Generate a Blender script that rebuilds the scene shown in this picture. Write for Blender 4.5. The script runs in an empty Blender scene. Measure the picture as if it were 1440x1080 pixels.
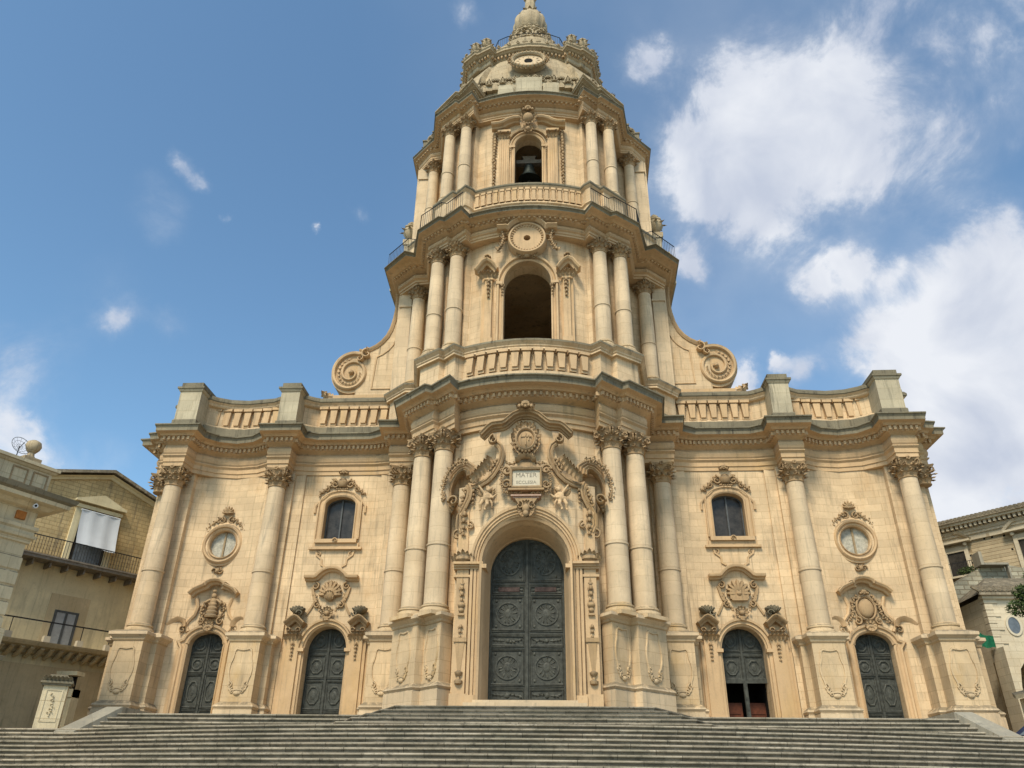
import bpy, math, random
from math import sin, cos, pi, radians, sqrt, atan2
from mathutils import Matrix, Vector
import bmesh
S = bpy.context.scene
C = S.collection
rnd = random.Random(7)
# ------------------------------------------------------------------ camera
cam = bpy.data.objects.new('camera', bpy.data.cameras.new('camera')); C.objects.link(cam)
cam.data.sensor_width = 36; cam.data.lens = 1073/1440*36
cam.data.clip_end = 3000; cam.data.clip_start = 0.05
cam.matrix_world = (Matrix.Translation((1.28, 0, 0)) @ Matrix.Rotation(radians(3.75), 4, 'Z')
                    @ Matrix.Rotation(radians(90+28.55), 4, 'X') @ Matrix.Rotation(radians(0.75), 4, 'Z'))
S.camera = cam
# ------------------------------------------------------------------ light
SUN_EL, SUN_AZ = radians(50), radians(196)     # azimuth clockwise from +Y
w = bpy.data.worlds.new('World'); S.world = w; w.use_nodes = True
nt = w.node_tree; N = nt.nodes; L = nt.links
for n in list(N): N.remove(n)
sky = N.new('ShaderNodeTexSky'); sky.sky_type = 'NISHITA'; sky.sun_disc = False
sky.sun_elevation = SUN_EL; sky.sun_rotation = SUN_AZ
sky.air_density = 1.0; sky.dust_density = 1.2; sky.ozone_density = 1.0; sky.altitude = 200
def wn(t, **k):
    n = N.new(t)
    for a, b in k.items(): setattr(n, a, b)
    return n
def wmath(op, a, b=None, c=None, clamp=False):
    n = N.new('ShaderNodeMath'); n.operation = op; n.use_clamp = clamp
    for i, v in enumerate((a, b, c)):
        if v is None: continue
        if isinstance(v, (int, float)): n.inputs[i].default_value = v
        else: L.new(v, n.inputs[i])
    return n.outputs[0]
tc = N.new('ShaderNodeTexCoord')
D = tc.outputs['Generated']
Rcam = cam.matrix_world.to_3x3()
def sky_dir(px, py):
    return (Rcam @ Vector(((px-720)/1073, (540-py)/1073, -1))).normalized()
# cloud banks: direction (from the photograph's pixel), radius in px, strength
BLOBS = [(1010,150,75,.9),(1120,140,90,.95),(1180,190,75,.75),(1090,230,110,1.0),(985,215,70,.65),(1065,290,60,.85),(915,85,36,.75),(1010,250,80,.6),
         (1290,20,90,.5),(1400,10,70,.4),(1160,385,42,.7),(1232,378,26,.65),(1190,350,25,.5),(1400,340,60,.7),(1350,470,120,.9),(1240,480,60,.8),
         (1430,430,90,.9),(1430,590,150,1.0),(1330,560,90,.85),(1400,690,120,.8),(965,365,30,.7),(1100,505,16,.6),(1135,520,30,.5),(1045,535,30,.7),(1040,500,20,.3),
         (20,520,60,.55),(0,590,30,.8),(15,635,40,.6),(165,458,36,.5),(240,468,28,.4),(262,225,20,.6),(285,233,14,.6),(330,292,11,.65),(440,333,9,.8),(503,300,18,.5),
         (215,290,40,.22),(120,655,60,.3),(655,15,22,.4),(130,420,60,.1),(1320,180,80,.35),(1280,240,60,.3),(1430,200,22,.4),(1430,120,60,.12),(1270,200,90,.3)]
warp = N.new('ShaderNodeTexNoise'); warp.inputs['Scale'].default_value = 7; warp.inputs['Detail'].default_value = 7; warp.inputs['Roughness'].default_value = .62
L.new(D, warp.inputs['Vector'])
wsub = N.new('ShaderNodeVectorMath'); wsub.operation = 'SUBTRACT'; L.new(warp.outputs['Color'], wsub.inputs[0]); wsub.inputs[1].default_value = (.5, .5, .5)
wsc = N.new('ShaderNodeVectorMath'); wsc.operation = 'SCALE'; L.new(wsub.outputs[0], wsc.inputs[0]); wsc.inputs['Scale'].default_value = .11
wadd = N.new('ShaderNodeVectorMath'); wadd.operation = 'ADD'; L.new(D, wadd.inputs[0]); L.new(wsc.outputs[0], wadd.inputs[1])
dens = None
for (px, py, r, s) in BLOBS:
    d = sky_dir(px, py)
    ang = r/1073*.75*1.35
    ds = N.new('ShaderNodeVectorMath'); ds.operation = 'DISTANCE'; L.new(wadd.outputs[0], ds.inputs[0]); ds.inputs[1].default_value = d
    mr = N.new('ShaderNodeMapRange'); mr.interpolation_type = 'SMOOTHSTEP'
    mr.inputs['From Min'].default_value = ang*1.45; mr.inputs['From Max'].default_value = ang*.05
    mr.inputs['To Min'].default_value = 0; mr.inputs['To Max'].default_value = s
    L.new(ds.outputs['Value'], mr.inputs['Value'])
    if dens is None: dens = mr.outputs[0]
    else:
        # 1-(1-a)(1-b)
        dens = wmath('SUBTRACT', 1.0, wmath('MULTIPLY', wmath('SUBTRACT', 1.0, dens), wmath('SUBTRACT', 1.0, mr.outputs[0])))
nz = N.new('ShaderNodeTexNoise'); nz.inputs['Scale'].default_value = 8.5; nz.inputs['Detail'].default_value = 12; nz.inputs['Roughness'].default_value = .63; nz.inputs['Distortion'].default_value = .35
L.new(D, nz.inputs['Vector'])
gate = wmath('MULTIPLY', dens, 3.0, clamp=True)
d2 = wmath('ADD', wmath('MULTIPLY', dens, .95), wmath('MULTIPLY', wmath('MULTIPLY', wmath('SUBTRACT', nz.outputs['Fac'], .5), 1.9), gate))
def mrange(v, a, b, top):
    m_ = N.new('ShaderNodeMapRange'); m_.interpolation_type = 'SMOOTHSTEP'; m_.inputs['From Min'].default_value = a; m_.inputs['From Max'].default_value = b; m_.inputs['To Max'].default_value = top; L.new(v, m_.inputs['Value']); return m_.outputs[0]
mcore = mrange(d2, .30, .74, .50); mhalo = mrange(d2, .0, .85, .44)
mask_out = wmath('ADD', mcore, mhalo, clamp=True)
veiln = N.new('ShaderNodeTexNoise'); veiln.inputs['Scale'].default_value = 3.0; veiln.inputs['Detail'].default_value = 5
L.new(D, veiln.inputs['Vector'])
sx = N.new('ShaderNodeSeparateXYZ'); L.new(D, sx.inputs[0])
veil = wmath('MULTIPLY', wmath('MULTIPLY', wmath('SUBTRACT', veiln.outputs['Fac'], .3, clamp=True), 1.25), wmath('ADD', wmath('MULTIPLY', sx.outputs['X'], 1.1), .25, clamp=True))
mask2 = wmath('ADD', mask_out, veil, clamp=True)
nc = N.new('ShaderNodeTexNoise'); nc.inputs['Scale'].default_value = 8.5; nc.inputs['Detail'].default_value = 9; nc.inputs['Distortion'].default_value = .35
off = N.new('ShaderNodeVectorMath'); off.operation = 'ADD'; L.new(D, off.inputs[0]); off.inputs[1].default_value = (.03, 0, -.03); L.new(off.outputs[0], nc.inputs['Vector'])
cr = N.new('ShaderNodeValToRGB'); cr.color_ramp.elements[0].position = .35; cr.color_ramp.elements[1].position = .62
cr.color_ramp.elements[0].color = (3.0, 3.3, 3.95, 1); cr.color_ramp.elements[1].color = (4.5, 4.65, 4.95, 1)
L.new(nc.outputs['Fac'], cr.inputs[0])
tint = N.new('ShaderNodeMixRGB'); tint.blend_type = 'MULTIPLY'; tint.inputs[0].default_value = 1; tint.inputs[2].default_value = (.84, 1.05, 1.06, 1)
L.new(sky.outputs[0], tint.inputs[1])
mx = N.new('ShaderNodeMixRGB'); L.new(mask2, mx.inputs[0]); L.new(tint.outputs[0], mx.inputs[1]); L.new(cr.outputs[0], mx.inputs[2])
bg = N.new('ShaderNodeBackground'); bg.inputs['Strength'].default_value = .122; L.new(mx.outputs[0], bg.inputs['Color'])
wo = N.new('ShaderNodeOutputWorld'); L.new(bg.outputs[0], wo.inputs[0])
sl = bpy.data.lights.new('sun', 'SUN'); sl.energy = 2.5; sl.angle = radians(14); sl.color = (1, .88, .70)
so = bpy.data.objects.new('sun', sl); C.objects.link(so)
sd = Vector((sin(SUN_AZ)*cos(SUN_EL), cos(SUN_AZ)*cos(SUN_EL), sin(SUN_EL)))
so.rotation_euler = sd.to_track_quat('Z', 'Y').to_euler(); so.location = (0, -20, 60)
S.view_settings.view_transform = 'Standard'; S.view_settings.look = 'None'; S.view_settings.exposure = 0.62; S.view_settings.gamma = 1

# ------------------------------------------------------------------ materials
M = {}
def newmat(name):
    m = bpy.data.materials.new(name); m.use_nodes = True
    n = m.node_tree.nodes; b = n['Principled BSDF']; b.inputs['Specular IOR Level'].default_value = .25
    M[name] = m
    return m, n, m.node_tree.links, b
def stone(name, base, dark=(.16,.13,.09), ochre=(.5,.32,.13), light=None, blocks=True, och=.5, drk=.35, lich=.75, bump=.35, bw=.85, rh=.34, mort=.008, bvar=.1, fine=1.0, lcol=(.10,.088,.062), lthr=.35):
    m, n, l, b = newmat(name)
    def nd(t): return n.new(t)
    def math_(op, a, c=None, clamp=False):
        x = nd('ShaderNodeMath'); x.operation = op; x.use_clamp = clamp
        for i, v in enumerate((a, c)):
            if v is None: continue
            if isinstance(v, (int, float)): x.inputs[i].default_value = v
            else: l.new(v, x.inputs[i])
        return x.outputs[0]
    def mixc(f, a, c, bt='MIX'):
        x = nd('ShaderNodeMixRGB'); x.blend_type = bt
        for i, v in enumerate((f, a, c)):
            if isinstance(v, (int, float)): x.inputs[i].default_value = v
            elif isinstance(v, tuple): x.inputs[i].default_value = (*v, 1)
            else: l.new(v, x.inputs[i])
        return x.outputs[0]
    def ramp(v, a, c):
        x = nd('ShaderNodeMapRange'); x.interpolation_type = 'SMOOTHSTEP'; x.inputs['From Min'].default_value = a; x.inputs['From Max'].default_value = c; l.new(v, x.inputs['Value']); return x.outputs[0]
    def noise(vec, sc, det=5, ro=.6):
        x = nd('ShaderNodeTexNoise'); x.inputs['Scale'].default_value = sc; x.inputs['Detail'].default_value = det; x.inputs['Roughness'].default_value = ro; l.new(vec, x.inputs['Vector']); return x.outputs['Fac']
    tc = nd('ShaderNodeTexCoord'); oi = nd('ShaderNodeObjectInfo')
    va = nd('ShaderNodeVectorMath'); va.operation = 'MULTIPLY_ADD'
    cmb = nd('ShaderNodeCombineXYZ')
    for i in range(3): l.new(oi.outputs['Random'], cmb.inputs[i])
    l.new(cmb.outputs[0], va.inputs[0]); va.inputs[1].default_value = (17, 5, 3); l.new(tc.outputs['Object'], va.inputs[2])
    V = va.outputs[0]
    def scaled(s):
        x = nd('ShaderNodeVectorMath'); x.operation = 'MULTIPLY'; l.new(V, x.inputs[0]); x.inputs[1].default_value = s; return x.outputs[0]
    col = base
    if light is None: light = tuple(min(1, c*1.22) for c in base)
    col = mixc(ramp(noise(V, .55, 4), .42, .68), base, light)
    col = mixc(math_('MULTIPLY', ramp(noise(scaled((1, 1, .55)), .42, 6, .65), .5, .72), och), col, ochre)
    hgt = None
    if blocks:
        sp = nd('ShaderNodeSeparateXYZ'); l.new(tc.outputs['Object'], sp.inputs[0])
        cx_ = nd('ShaderNodeCombineXYZ'); l.new(math_('ADD', sp.outputs['X'], math_('MULTIPLY', sp.outputs['Y'], .83)), cx_.inputs[0]); l.new(sp.outputs['Z'], cx_.inputs[1])
        br = nd('ShaderNodeTexBrick'); l.new(cx_.outputs[0], br.inputs['Vector'])
        br.inputs['Scale'].default_value = 1; br.inputs['Brick Width'].default_value = bw; br.inputs['Row Height'].default_value = rh
        br.inputs['Mortar Size'].default_value = mort; br.inputs['Mortar Smooth'].default_value = .4; br.inputs['Bias'].default_value = 0
        br.inputs['Color1'].default_value = (1-bvar, 1-bvar, 1-bvar*1.2, 1); br.inputs['Color2'].default_value = (1+bvar, 1+bvar, 1+bvar*.8, 1); br.inputs['Mortar'].default_value = (.72, .67, .60, 1)
        col = mixc(1.0, col, br.outputs['Color'], 'MULTIPLY'); hgt = br.outputs['Fac']
    # vertical rain streaks
    col = mixc(math_('MULTIPLY', ramp(noise(scaled((2.3, 2.3, .22)), 1.4, 6, .62), .54, .76), drk), col, dark)
    col = mixc(math_('MULTIPLY', ramp(noise(scaled((7, 7, .3)), 1.2, 5, .7), .52, .78), min(.75, drk*.9)), col, dark)
    col = mixc(math_('MULTIPLY', ramp(noise(V, .9, 7, .72), .55, .7), min(.5, drk*.6)), col, tuple(c*.72 for c in base))
    # small mottling
    col = mixc(math_('MULTIPLY', ramp(noise(V, 9*fine, 8, .7), .5, .75), .25*min(1, drk*2+.3)), col, dark)
    col = mixc(math_('MULTIPLY', ramp(noise(V, 30*fine, 4, .7), .5, .8), .2), col, light)
    # lichen on ledges that face the sky
    ge = nd('ShaderNodeNewGeometry'); s2 = nd('ShaderNodeSeparateXYZ'); l.new(ge.outputs['Normal'], s2.inputs[0])
    up = math_('MULTIPLY', ramp(s2.outputs['Z'], .25, .8), ramp(noise(V, 3, 6, .7), lthr-.05, lthr+.2))
    col = mixc(math_('MULTIPLY', up, lich), col, lcol)
    l.new(col, b.inputs['Base Color']); b.inputs['Roughness'].default_value = .9
    bp = nd('ShaderNodeBump'); bp.inputs['Strength'].default_value = bump; bp.inputs['Distance'].default_value = .02
    h = math_('ADD', noise(V, 14*fine, 8, .7), math_('MULTIPLY', noise(V, 3, 4), .8))
    if hgt is not None: h = math_('SUBTRACT', h, math_('MULTIPLY', hgt, .9))
    l.new(h, bp.inputs['Height']); l.new(bp.outputs[0], b.inputs['Normal'])
    return m
BASE = (.50,.40,.245)
stone('stone_wall', (.60,.445,.275), dark=(.20,.155,.10), och=.7, ochre=(.50,.305,.14), drk=.75, bvar=.075)
stone('stone_pale', (.575,.44,.285), och=.35, ochre=(.52,.36,.19), dark=(.2,.18,.14), drk=.6, blocks=True, bw=3.0, rh=.62, bvar=.06, mort=.006)
stone('stone_trim', (.53,.365,.205), och=.5, drk=.5, blocks=False)
stone('stone_pedestal', (.55,.41,.25), och=.7, drk=.5, bw=1.1, rh=.45, bvar=.07)
stone('stone_carved', (.37,.25,.135), dark=(.10,.078,.05), och=.35, drk=.75, blocks=False, fine=1.5, bump=.5)  # darker than the trim: crevice shade painted into the colour, plus weathering
stone('stone_weathered', (.20,.172,.118), dark=(.04,.036,.028), och=.12, drk=1.0, blocks=True, bw=1.3, rh=4, bvar=.12, bump=.6, lich=.9)
stone('stone_grey', (.41,.325,.21), dark=(.085,.072,.048), och=.2, drk=.8, bw=.8, rh=.4, bvar=.1, bump=.5)
stone('stone_pier', (.42,.36,.25), dark=(.08,.075,.055), och=.2, drk=.85, bw=3, rh=.6, bvar=.08)
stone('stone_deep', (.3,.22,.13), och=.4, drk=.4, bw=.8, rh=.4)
stone('palace_stone', (.56,.475,.32), dark=(.13,.11,.08), och=.3, drk=.45, bw=1.6, rh=.56, bvar=.08, mort=.012)
stone('plaster_cream', (.68,.58,.36), dark=(.17,.14,.09), och=.2, drk=.4, blocks=False, bump=.15)
stone('plaster_ochre', (.58,.43,.22), dark=(.13,.11,.08), ochre=(.42,.26,.09), och=.6, drk=.9, bw=.45, rh=.2, bvar=.12, mort=.02)
stone('plaster_low', (.56,.45,.27), dark=(.13,.11,.07), och=.3, drk=.6, blocks=False, bump=.3)
stone('rubble', (.41,.325,.21), dark=(.15,.12,.08), och=.25, drk=.35, bw=.42, rh=.19, bvar=.16, mort=.02, bump=.8)
stone('rubble_grey', (.34,.31,.235), dark=(.09,.085,.07), och=.05, drk=.6, bw=.5, rh=.22, bvar=.2, mort=.03, bump=.8)
stone('house_white', (.54,.46,.33), dark=(.2,.17,.12), och=.25, drk=.25, bw=.6, rh=.3, bvar=.06)
stone('roof_tiles', (.27,.225,.165), dark=(.06,.055,.045), och=.15, drk=.8, bw=.22, rh=.35, bvar=.25, bump=.8)
stone('ramp_stone', (.30,.27,.21), dark=(.12,.115,.1), och=.1, drk=.8, bw=1.5, rh=3, lich=.35, lcol=(.17,.165,.14))
stone('ground_stone', (.25,.23,.19), dark=(.1,.09,.07), och=.05, drk=.5, bw=.6, rh=.3, lich=.2)
def steps_mat():
    m, n, l, b = newmat('step_stone')
    nd = n.new
    tc = nd('ShaderNodeTexCoord'); sp = nd('ShaderNodeSeparateXYZ'); l.new(tc.outputs['Object'], sp.inputs[0])
    def mt(op, a, c=None):
        x = nd('ShaderNodeMath'); x.operation = op
        for i, v in enumerate((a, c)):
            if v is None: continue
            if isinstance(v, (int, float)): x.inputs[i].default_value = v
            else: l.new(v, x.inputs[i])
        return x.outputs[0]
    row = mt('FLOOR', mt('DIVIDE', mt('ADD', sp.outputs['Z'], 1.6496), .15))
    cmb = nd('ShaderNodeCombineXYZ'); l.new(mt('FLOOR', mt('ADD', mt('DIVIDE', sp.outputs['X'], 1.7), mt('MULTIPLY', row, .377))), cmb.inputs[0]); l.new(row, cmb.inputs[1])
    wnz = nd('ShaderNodeTexWhiteNoise'); l.new(cmb.outputs[0], wnz.inputs['Vector'])
    def noise(vec, sc, det, ro=.65):
        x = nd('ShaderNodeTexNoise'); x.inputs['Scale'].default_value = sc; x.inputs['Detail'].default_value = det; x.inputs['Roughness'].default_value = ro; l.new(vec, x.inputs['Vector']); return x.outputs['Fac']
    def ramp(v, a, c):
        x = nd('ShaderNodeMapRange'); x.interpolation_type = 'SMOOTHSTEP'; x.inputs['From Min'].default_value = a; x.inputs['From Max'].default_value = c; l.new(v, x.inputs['Value']); return x.outputs[0]
    def mixc(f, a, c):
        x = nd('ShaderNodeMixRGB')
        for i, v in enumerate((f, a, c)):
            if isinstance(v, (int, float)): x.inputs[i].default_value = v
            elif isinstance(v, tuple): x.inputs[i].default_value = (*v, 1)
            else: l.new(v, x.inputs[i])
        return x.outputs[0]
    col = mixc(wnz.outputs['Value'], (.26,.22,.16), (.41,.355,.265))
    col = mixc(mt('MULTIPLY', ramp(noise(tc.outputs['Object'], .5, 5), .4, .65), .6), col, (.16,.145,.10))
    col = mixc(mt('MULTIPLY', ramp(noise(tc.outputs['Object'], 5, 8, .75), .48, .68), .75), col, (.07,.065,.05))
    col = mixc(mt('MULTIPLY', ramp(noise(tc.outputs['Object'], 12, 6, .8), .55, .72), .6), col, (.46,.43,.37))
    jf = mt('FRACT', mt('ADD', mt('DIVIDE', sp.outputs['X'], 1.7), mt('MULTIPLY', row, .377)))
    col = mixc(mt('MULTIPLY', ramp(jf, .016, .004), .85), col, (.03,.027,.02))
    # lit nosing and its shadow below painted in: riser darkens under the top edge
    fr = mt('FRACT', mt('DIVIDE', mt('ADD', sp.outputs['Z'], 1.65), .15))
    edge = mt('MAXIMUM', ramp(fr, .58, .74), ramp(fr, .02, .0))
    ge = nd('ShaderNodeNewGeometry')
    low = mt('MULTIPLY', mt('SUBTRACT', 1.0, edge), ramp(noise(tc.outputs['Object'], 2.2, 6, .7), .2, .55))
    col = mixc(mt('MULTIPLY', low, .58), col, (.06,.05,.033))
    l.new(col, b.inputs['Base Color']); b.inputs['Roughness'].default_value = .85
    bp = nd('ShaderNodeBump'); bp.inputs['Strength'].default_value = .8; bp.inputs['Distance'].default_value = .03
    l.new(noise(tc.outputs['Object'], 9, 8, .75), bp.inputs['Height']); l.new(bp.outputs[0], b.inputs['Normal'])
steps_mat()
def plain(name, col, rough=.6, metal=0, var=.3, sc=6, dark=None, bump=.1, emit=None):
    m, n, l, b = newmat(name)
    tc = n.new('ShaderNodeTexCoord'); x = n.new('ShaderNodeTexNoise'); x.inputs['Scale'].default_value = sc; x.inputs['Detail'].default_value = 8; x.inputs['Roughness'].default_value = .7
    l.new(tc.outputs['Object'], x.inputs['Vector'])
    cr = n.new('ShaderNodeValToRGB'); cr.color_ramp.elements[0].position = .35; cr.color_ramp.elements[1].position = .68
    d = dark or tuple(c*(1-var) for c in col)
    cr.color_ramp.elements[0].color = (*d, 1); cr.color_ramp.elements[1].color = (*[min(1, c*(1+var)) for c in col], 1)
    l.new(x.outputs['Fac'], cr.inputs[0]); l.new(cr.outputs[0], b.inputs['Base Color'])
    b.inputs['Roughness'].default_value = rough; b.inputs['Metallic'].default_value = metal
    bp = n.new('ShaderNodeBump'); bp.inputs['Strength'].default_value = bump; bp.inputs['Distance'].default_value = .01
    l.new(x.outputs['Fac'], bp.inputs['Height']); l.new(bp.outputs[0], b.inputs['Normal'])
    return m
plain('door_bronze', (.056,.058,.048), .65, .0, .45, 5, bump=.4)
plain('door_relief', (.066,.068,.056), .6, .0, .5, 9, bump=.4)
plain('door_reddish', (.07,.045,.038), .7, var=.5)
plain('wood_red', (.11,.032,.014), .6, var=.35)
plain('iron', (.03,.03,.032), .6, .4)
plain('bell_bronze', (.035,.045,.04), .5, .5, .4)
plain('wood_grey', (.22,.19,.15), .8)
plain('dark_inside', (.006,.005,.004), .9)
plain('glass_dark', (.045,.040,.034), .25, 0, .5, 3)
plain('glass_pale', (.42,.385,.30), .35, 0, .35, 7)
plain('glass_blue', (.12,.14,.16), .2, 0, .3, 4)
plain('marble_white', (.56,.49,.36), .6, var=.08)
plain('letter_grey', (.24,.21,.16), .7)
plain('marble_pink', (.43,.28,.20), .6, var=.2)
plain('cloth_white', (.62,.64,.66), .8, var=.05, sc=2)
plain('frame_grey', (.09,.095,.095), .6, var=.2)
plain('shutter_white', (.36,.37,.37), .6, var=.15)
plain('green_net', (.01,.12,.055), .8, var=.35, sc=9)
plain('leaf_green', (.05,.075,.018), .7, var=.5, sc=3)
plain('bark', (.08,.06,.04), .9)
plain('plastic_white', (.7,.7,.68), .4, var=.05)
plain('orange_box', (.42,.16,.04), .7, var=.2)
plain('blue_dark', (.02,.025,.06), .4, var=.3)
plain('tyre', (.02,.02,.02), .8)

# ------------------------------------------------------------------ mesh builder
class MB:
    def __init__(s): s.v = []; s.f = []; s.m = []; s.T = Matrix.Identity(4); s.mi = 0
    def add(s, vs, fs, mi=None):
        o = len(s.v); flip = s.T.determinant() < 0
        s.v += [tuple(s.T @ Vector(p)) for p in vs]
        for f in fs:
            g = [i+o for i in f]
            if flip: g.reverse()
            s.f.append(g); s.m.append(s.mi if mi is None else mi)
    def box(s, x0, x1, y0, y1, z0, z1, mi=None):
        s.add([(x0,y0,z0),(x1,y0,z0),(x1,y1,z0),(x0,y1,z0),(x0,y0,z1),(x1,y0,z1),(x1,y1,z1),(x0,y1,z1)],
              [(0,3,2,1),(4,5,6,7),(0,1,5,4),(1,2,6,5),(2,3,7,6),(3,0,4,7)], mi)
    def prism(s, poly, y0, y1, mi=None, yf=None):   # poly in (x,z), clockwise or not; y0 front
        a = sum(poly[i][0]*poly[(i+1)%len(poly)][1]-poly[(i+1)%len(poly)][0]*poly[i][1] for i in range(len(poly)))
        if a < 0: poly = poly[::-1]
        n = len(poly); f = (lambda x: 0) if yf is None else yf
        vs = [(x, y0+f(x), z) for x, z in poly]+[(x, y1+f(x), z) for x, z in poly]
        s.add(vs, [tuple(range(n)), tuple(range(2*n-1, n-1, -1))]+[(i, i+n, (i+1)%n+n, (i+1)%n) for i in range(n)], mi)
    def lathe(s, prof, n=20, c=(0,0), mi=None, sx=1, lob=0, nl=0, z0=0):
        vs = []; k = len(prof)
        for i in range(n):
            a = 2*pi*i/n; q = 1+lob*cos(nl*a)
            for r, z in prof: vs.append((c[0]+r*q*cos(a)*sx, c[1]+r*q*sin(a), z+z0))
        fs = [(i*k+j, ((i+1)%n)*k+j, ((i+1)%n)*k+j+1, i*k+j+1) for i in range(n) for j in range(k-1)]
        fs.append(tuple(i*k+k-1 for i in range(n))); fs.append(tuple(i*k for i in range(n-1, -1, -1)))
        s.add(vs, fs, mi)
    def band(s, pts, prof, y0=0, closed=False, yf=None, mi=None, wscale=None):
        # sweep profile [(side, out)] along an (x,z) curve; +side = left of travel
        n = len(pts); k = len(prof); vs = []
        for i, (x, z) in enumerate(pts):
            if closed: a, b = pts[(i-1)%n], pts[(i+1)%n]
            else: a, b = pts[max(0, i-1)], pts[min(n-1, i+1)]
            d = Vector((b[0]-a[0], b[1]-a[1])); d.normalize(); nx, nz = -d.y, d.x
            f = 1.0
            if 0 < i < n-1 or closed:
                e = Vector((x-a[0], z-a[1]))
                if e.length > 1e-6: e.normalize(); f = min(1.6, 1/max(.3, e.dot(d)))
            sc = wscale(i/(n-1)) if wscale else 1
            for sd_, o in prof:
                X = x+nx*sd_*f*sc; vs.append((X, y0+(yf(X) if yf else 0)-o*(sc if wscale else 1), z+nz*sd_*f*sc))
        fs = []
        for i in range(n if closed else n-1):
            j = (i+1)%n
            for q in range(k-1): fs.append((i*k+q, i*k+q+1, j*k+q+1, j*k+q))
        if not closed: fs += [tuple(range(k-1, -1, -1)), tuple((n-1)*k+q for q in range(k))]
        s.add(vs, fs, mi)
    def tube(s, pts, r, n=6, mi=None, closed=False):
        m = len(pts); vs = []
        pts = [Vector(p) for p in pts]
        for i, p in enumerate(pts):
            a = pts[(i-1)%m] if closed else pts[max(0, i-1)]; b = pts[(i+1)%m] if closed else pts[min(m-1, i+1)]
            t = (b-a).normalized(); u = t.cross(Vector((0,0,1)))
            if u.length < .05: u = t.cross(Vector((0,1,0)))
            u.normalize(); v = u.cross(t); rr = r[i] if isinstance(r, (list, tuple)) else r
            for q in range(n):
                g = 2*pi*q/n; vs.append(tuple(p+u*rr*cos(g)+v*rr*sin(g)))
        fs = [(i*n+q, i*n+(q+1)%n, ((i+1)%m)*n+(q+1)%n, ((i+1)%m)*n+q) for i in range(m if closed else m-1) for q in range(n)]
        if not closed: fs += [tuple(range(n-1, -1, -1)), tuple((m-1)*n+q for q in range(n))]
        s.add(vs, fs, mi)
    def blob(s, c, r, rot=0, n=8, mi=None, tilt=0):
        if isinstance(r, (int, float)): r = (r, r, r)
        R = Matrix.Rotation(rot, 3, 'Y') @ Matrix.Rotation(tilt, 3, 'X'); vs = []; h = n//2+1
        for j in range(h+1):
            ph = pi*j/h
            for i in range(n):
                a = 2*pi*i/n
                p = R @ Vector((r[0]*sin(ph)*cos(a), r[1]*sin(ph)*sin(a), r[2]*cos(ph))); vs.append((c[0]+p.x, c[1]+p.y, c[2]+p.z))
        fs = [(j*n+i, (j+1)*n+i, (j+1)*n+(i+1)%n, j*n+(i+1)%n) for j in range(h) for i in range(n)]
        s.add(vs, fs, mi)
    def leaf(s, P, ang=0, Ln=.3, W=.18, curl=.6, lean=0, spin=0, lob=3):
        # grows +z in the local frame, rotated by ang in the facade plane, curling towards -y
        T0 = s.T; s.T = s.T @ Matrix.Translation(P) @ Matrix.Rotation(spin, 4, 'Z') @ Matrix.Rotation(ang, 4, 'Y') @ Matrix.Rotation(lean, 4, 'X')
        nu = 9; y = z = 0; vs = []
        for i in range(nu+1):
            t = i/nu; a = curl*3.0*t*t
            if i: y -= sin(a)*Ln/nu; z += cos(a)*Ln/nu
            hw = W/2*(sin(pi*(.16+.80*t))**.8)*(1+.28*cos(2*pi*lob*t+1))
            for q in (-1, -.5, 0, .5, 1):
                vs.append((q*hw, y+W*(.22*q*q-.10*(q == 0)), z-abs(q)*W*.16))
        fs = [(i*5+q, i*5+q+1, (i+1)*5+q+1, (i+1)*5+q) for i in range(nu) for q in range(4)]
        s.add(vs, fs); s.add([(v[0]*.9, v[1]+.03*W+.012, v[2]) for v in vs], [f[::-1] for f in fs])
        s.T = T0
    def scroll(s, c, R, turns=1.6, d=1, a0=0, wd=.3, out=.1, y0=0, n=40, inner=.12, yf=None):
        pts = []
        for i in range(n+1):
            t = i/n; r = R*((1-t)+inner*t); a = a0+d*2*pi*turns*t
            pts.append((c[0]+r*cos(a), c[1]+r*sin(a)))
        h = R*wd/2
        s.band(pts, [(-h, 0), (-h, out*.7), (-h*.5, out), (h*.5, out), (h, out*.7), (h, 0)], y0, yf=yf, wscale=lambda t: 1-.55*t)
        s.blob((c[0], y0+(yf(c[0]) if yf else 0)-out*.5, c[1]), (R*inner*1.6, out*.8, R*inner*1.6))
    def shell(s, c, R, n=7, a0=.15, a1=pi-.15, out=.12, y0=0):
        for i in range(n):
            a = a0+(a1-a0)*i/(n-1); rr = R*(.85+.15*sin(a))
            s.blob((c[0]+cos(a)*rr*.55, y0-out*.4, c[1]+sin(a)*rr*.55), (R*.17, out, rr*.5), rot=pi/2-a, n=6)
        s.blob((c[0], y0-out*.6, c[1]), (R*.25, out, R*.22))
    def drop(s, x, z0, z1, wd, y0, k=None, yf=None):   # hanging garland of leaves and fruit
        n = k or max(3, int((z0-z1)/(wd*.75)))
        for i in range(n):
            z = z0+(z1-z0)*(i+.5)/n; q = wd*(1-.45*i/n); yy = y0+(yf(x) if yf else 0)
            s.blob((x+rnd.uniform(-.1, .1)*q, yy-q*.3, z), (q*.3, q*.35, q*.36), n=6)
            for sg in (-1, 1): s.leaf((x, yy-.01, z), sg*(2.2+rnd.uniform(-.3, .3)), q*.75, q*.5, .5)
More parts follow.
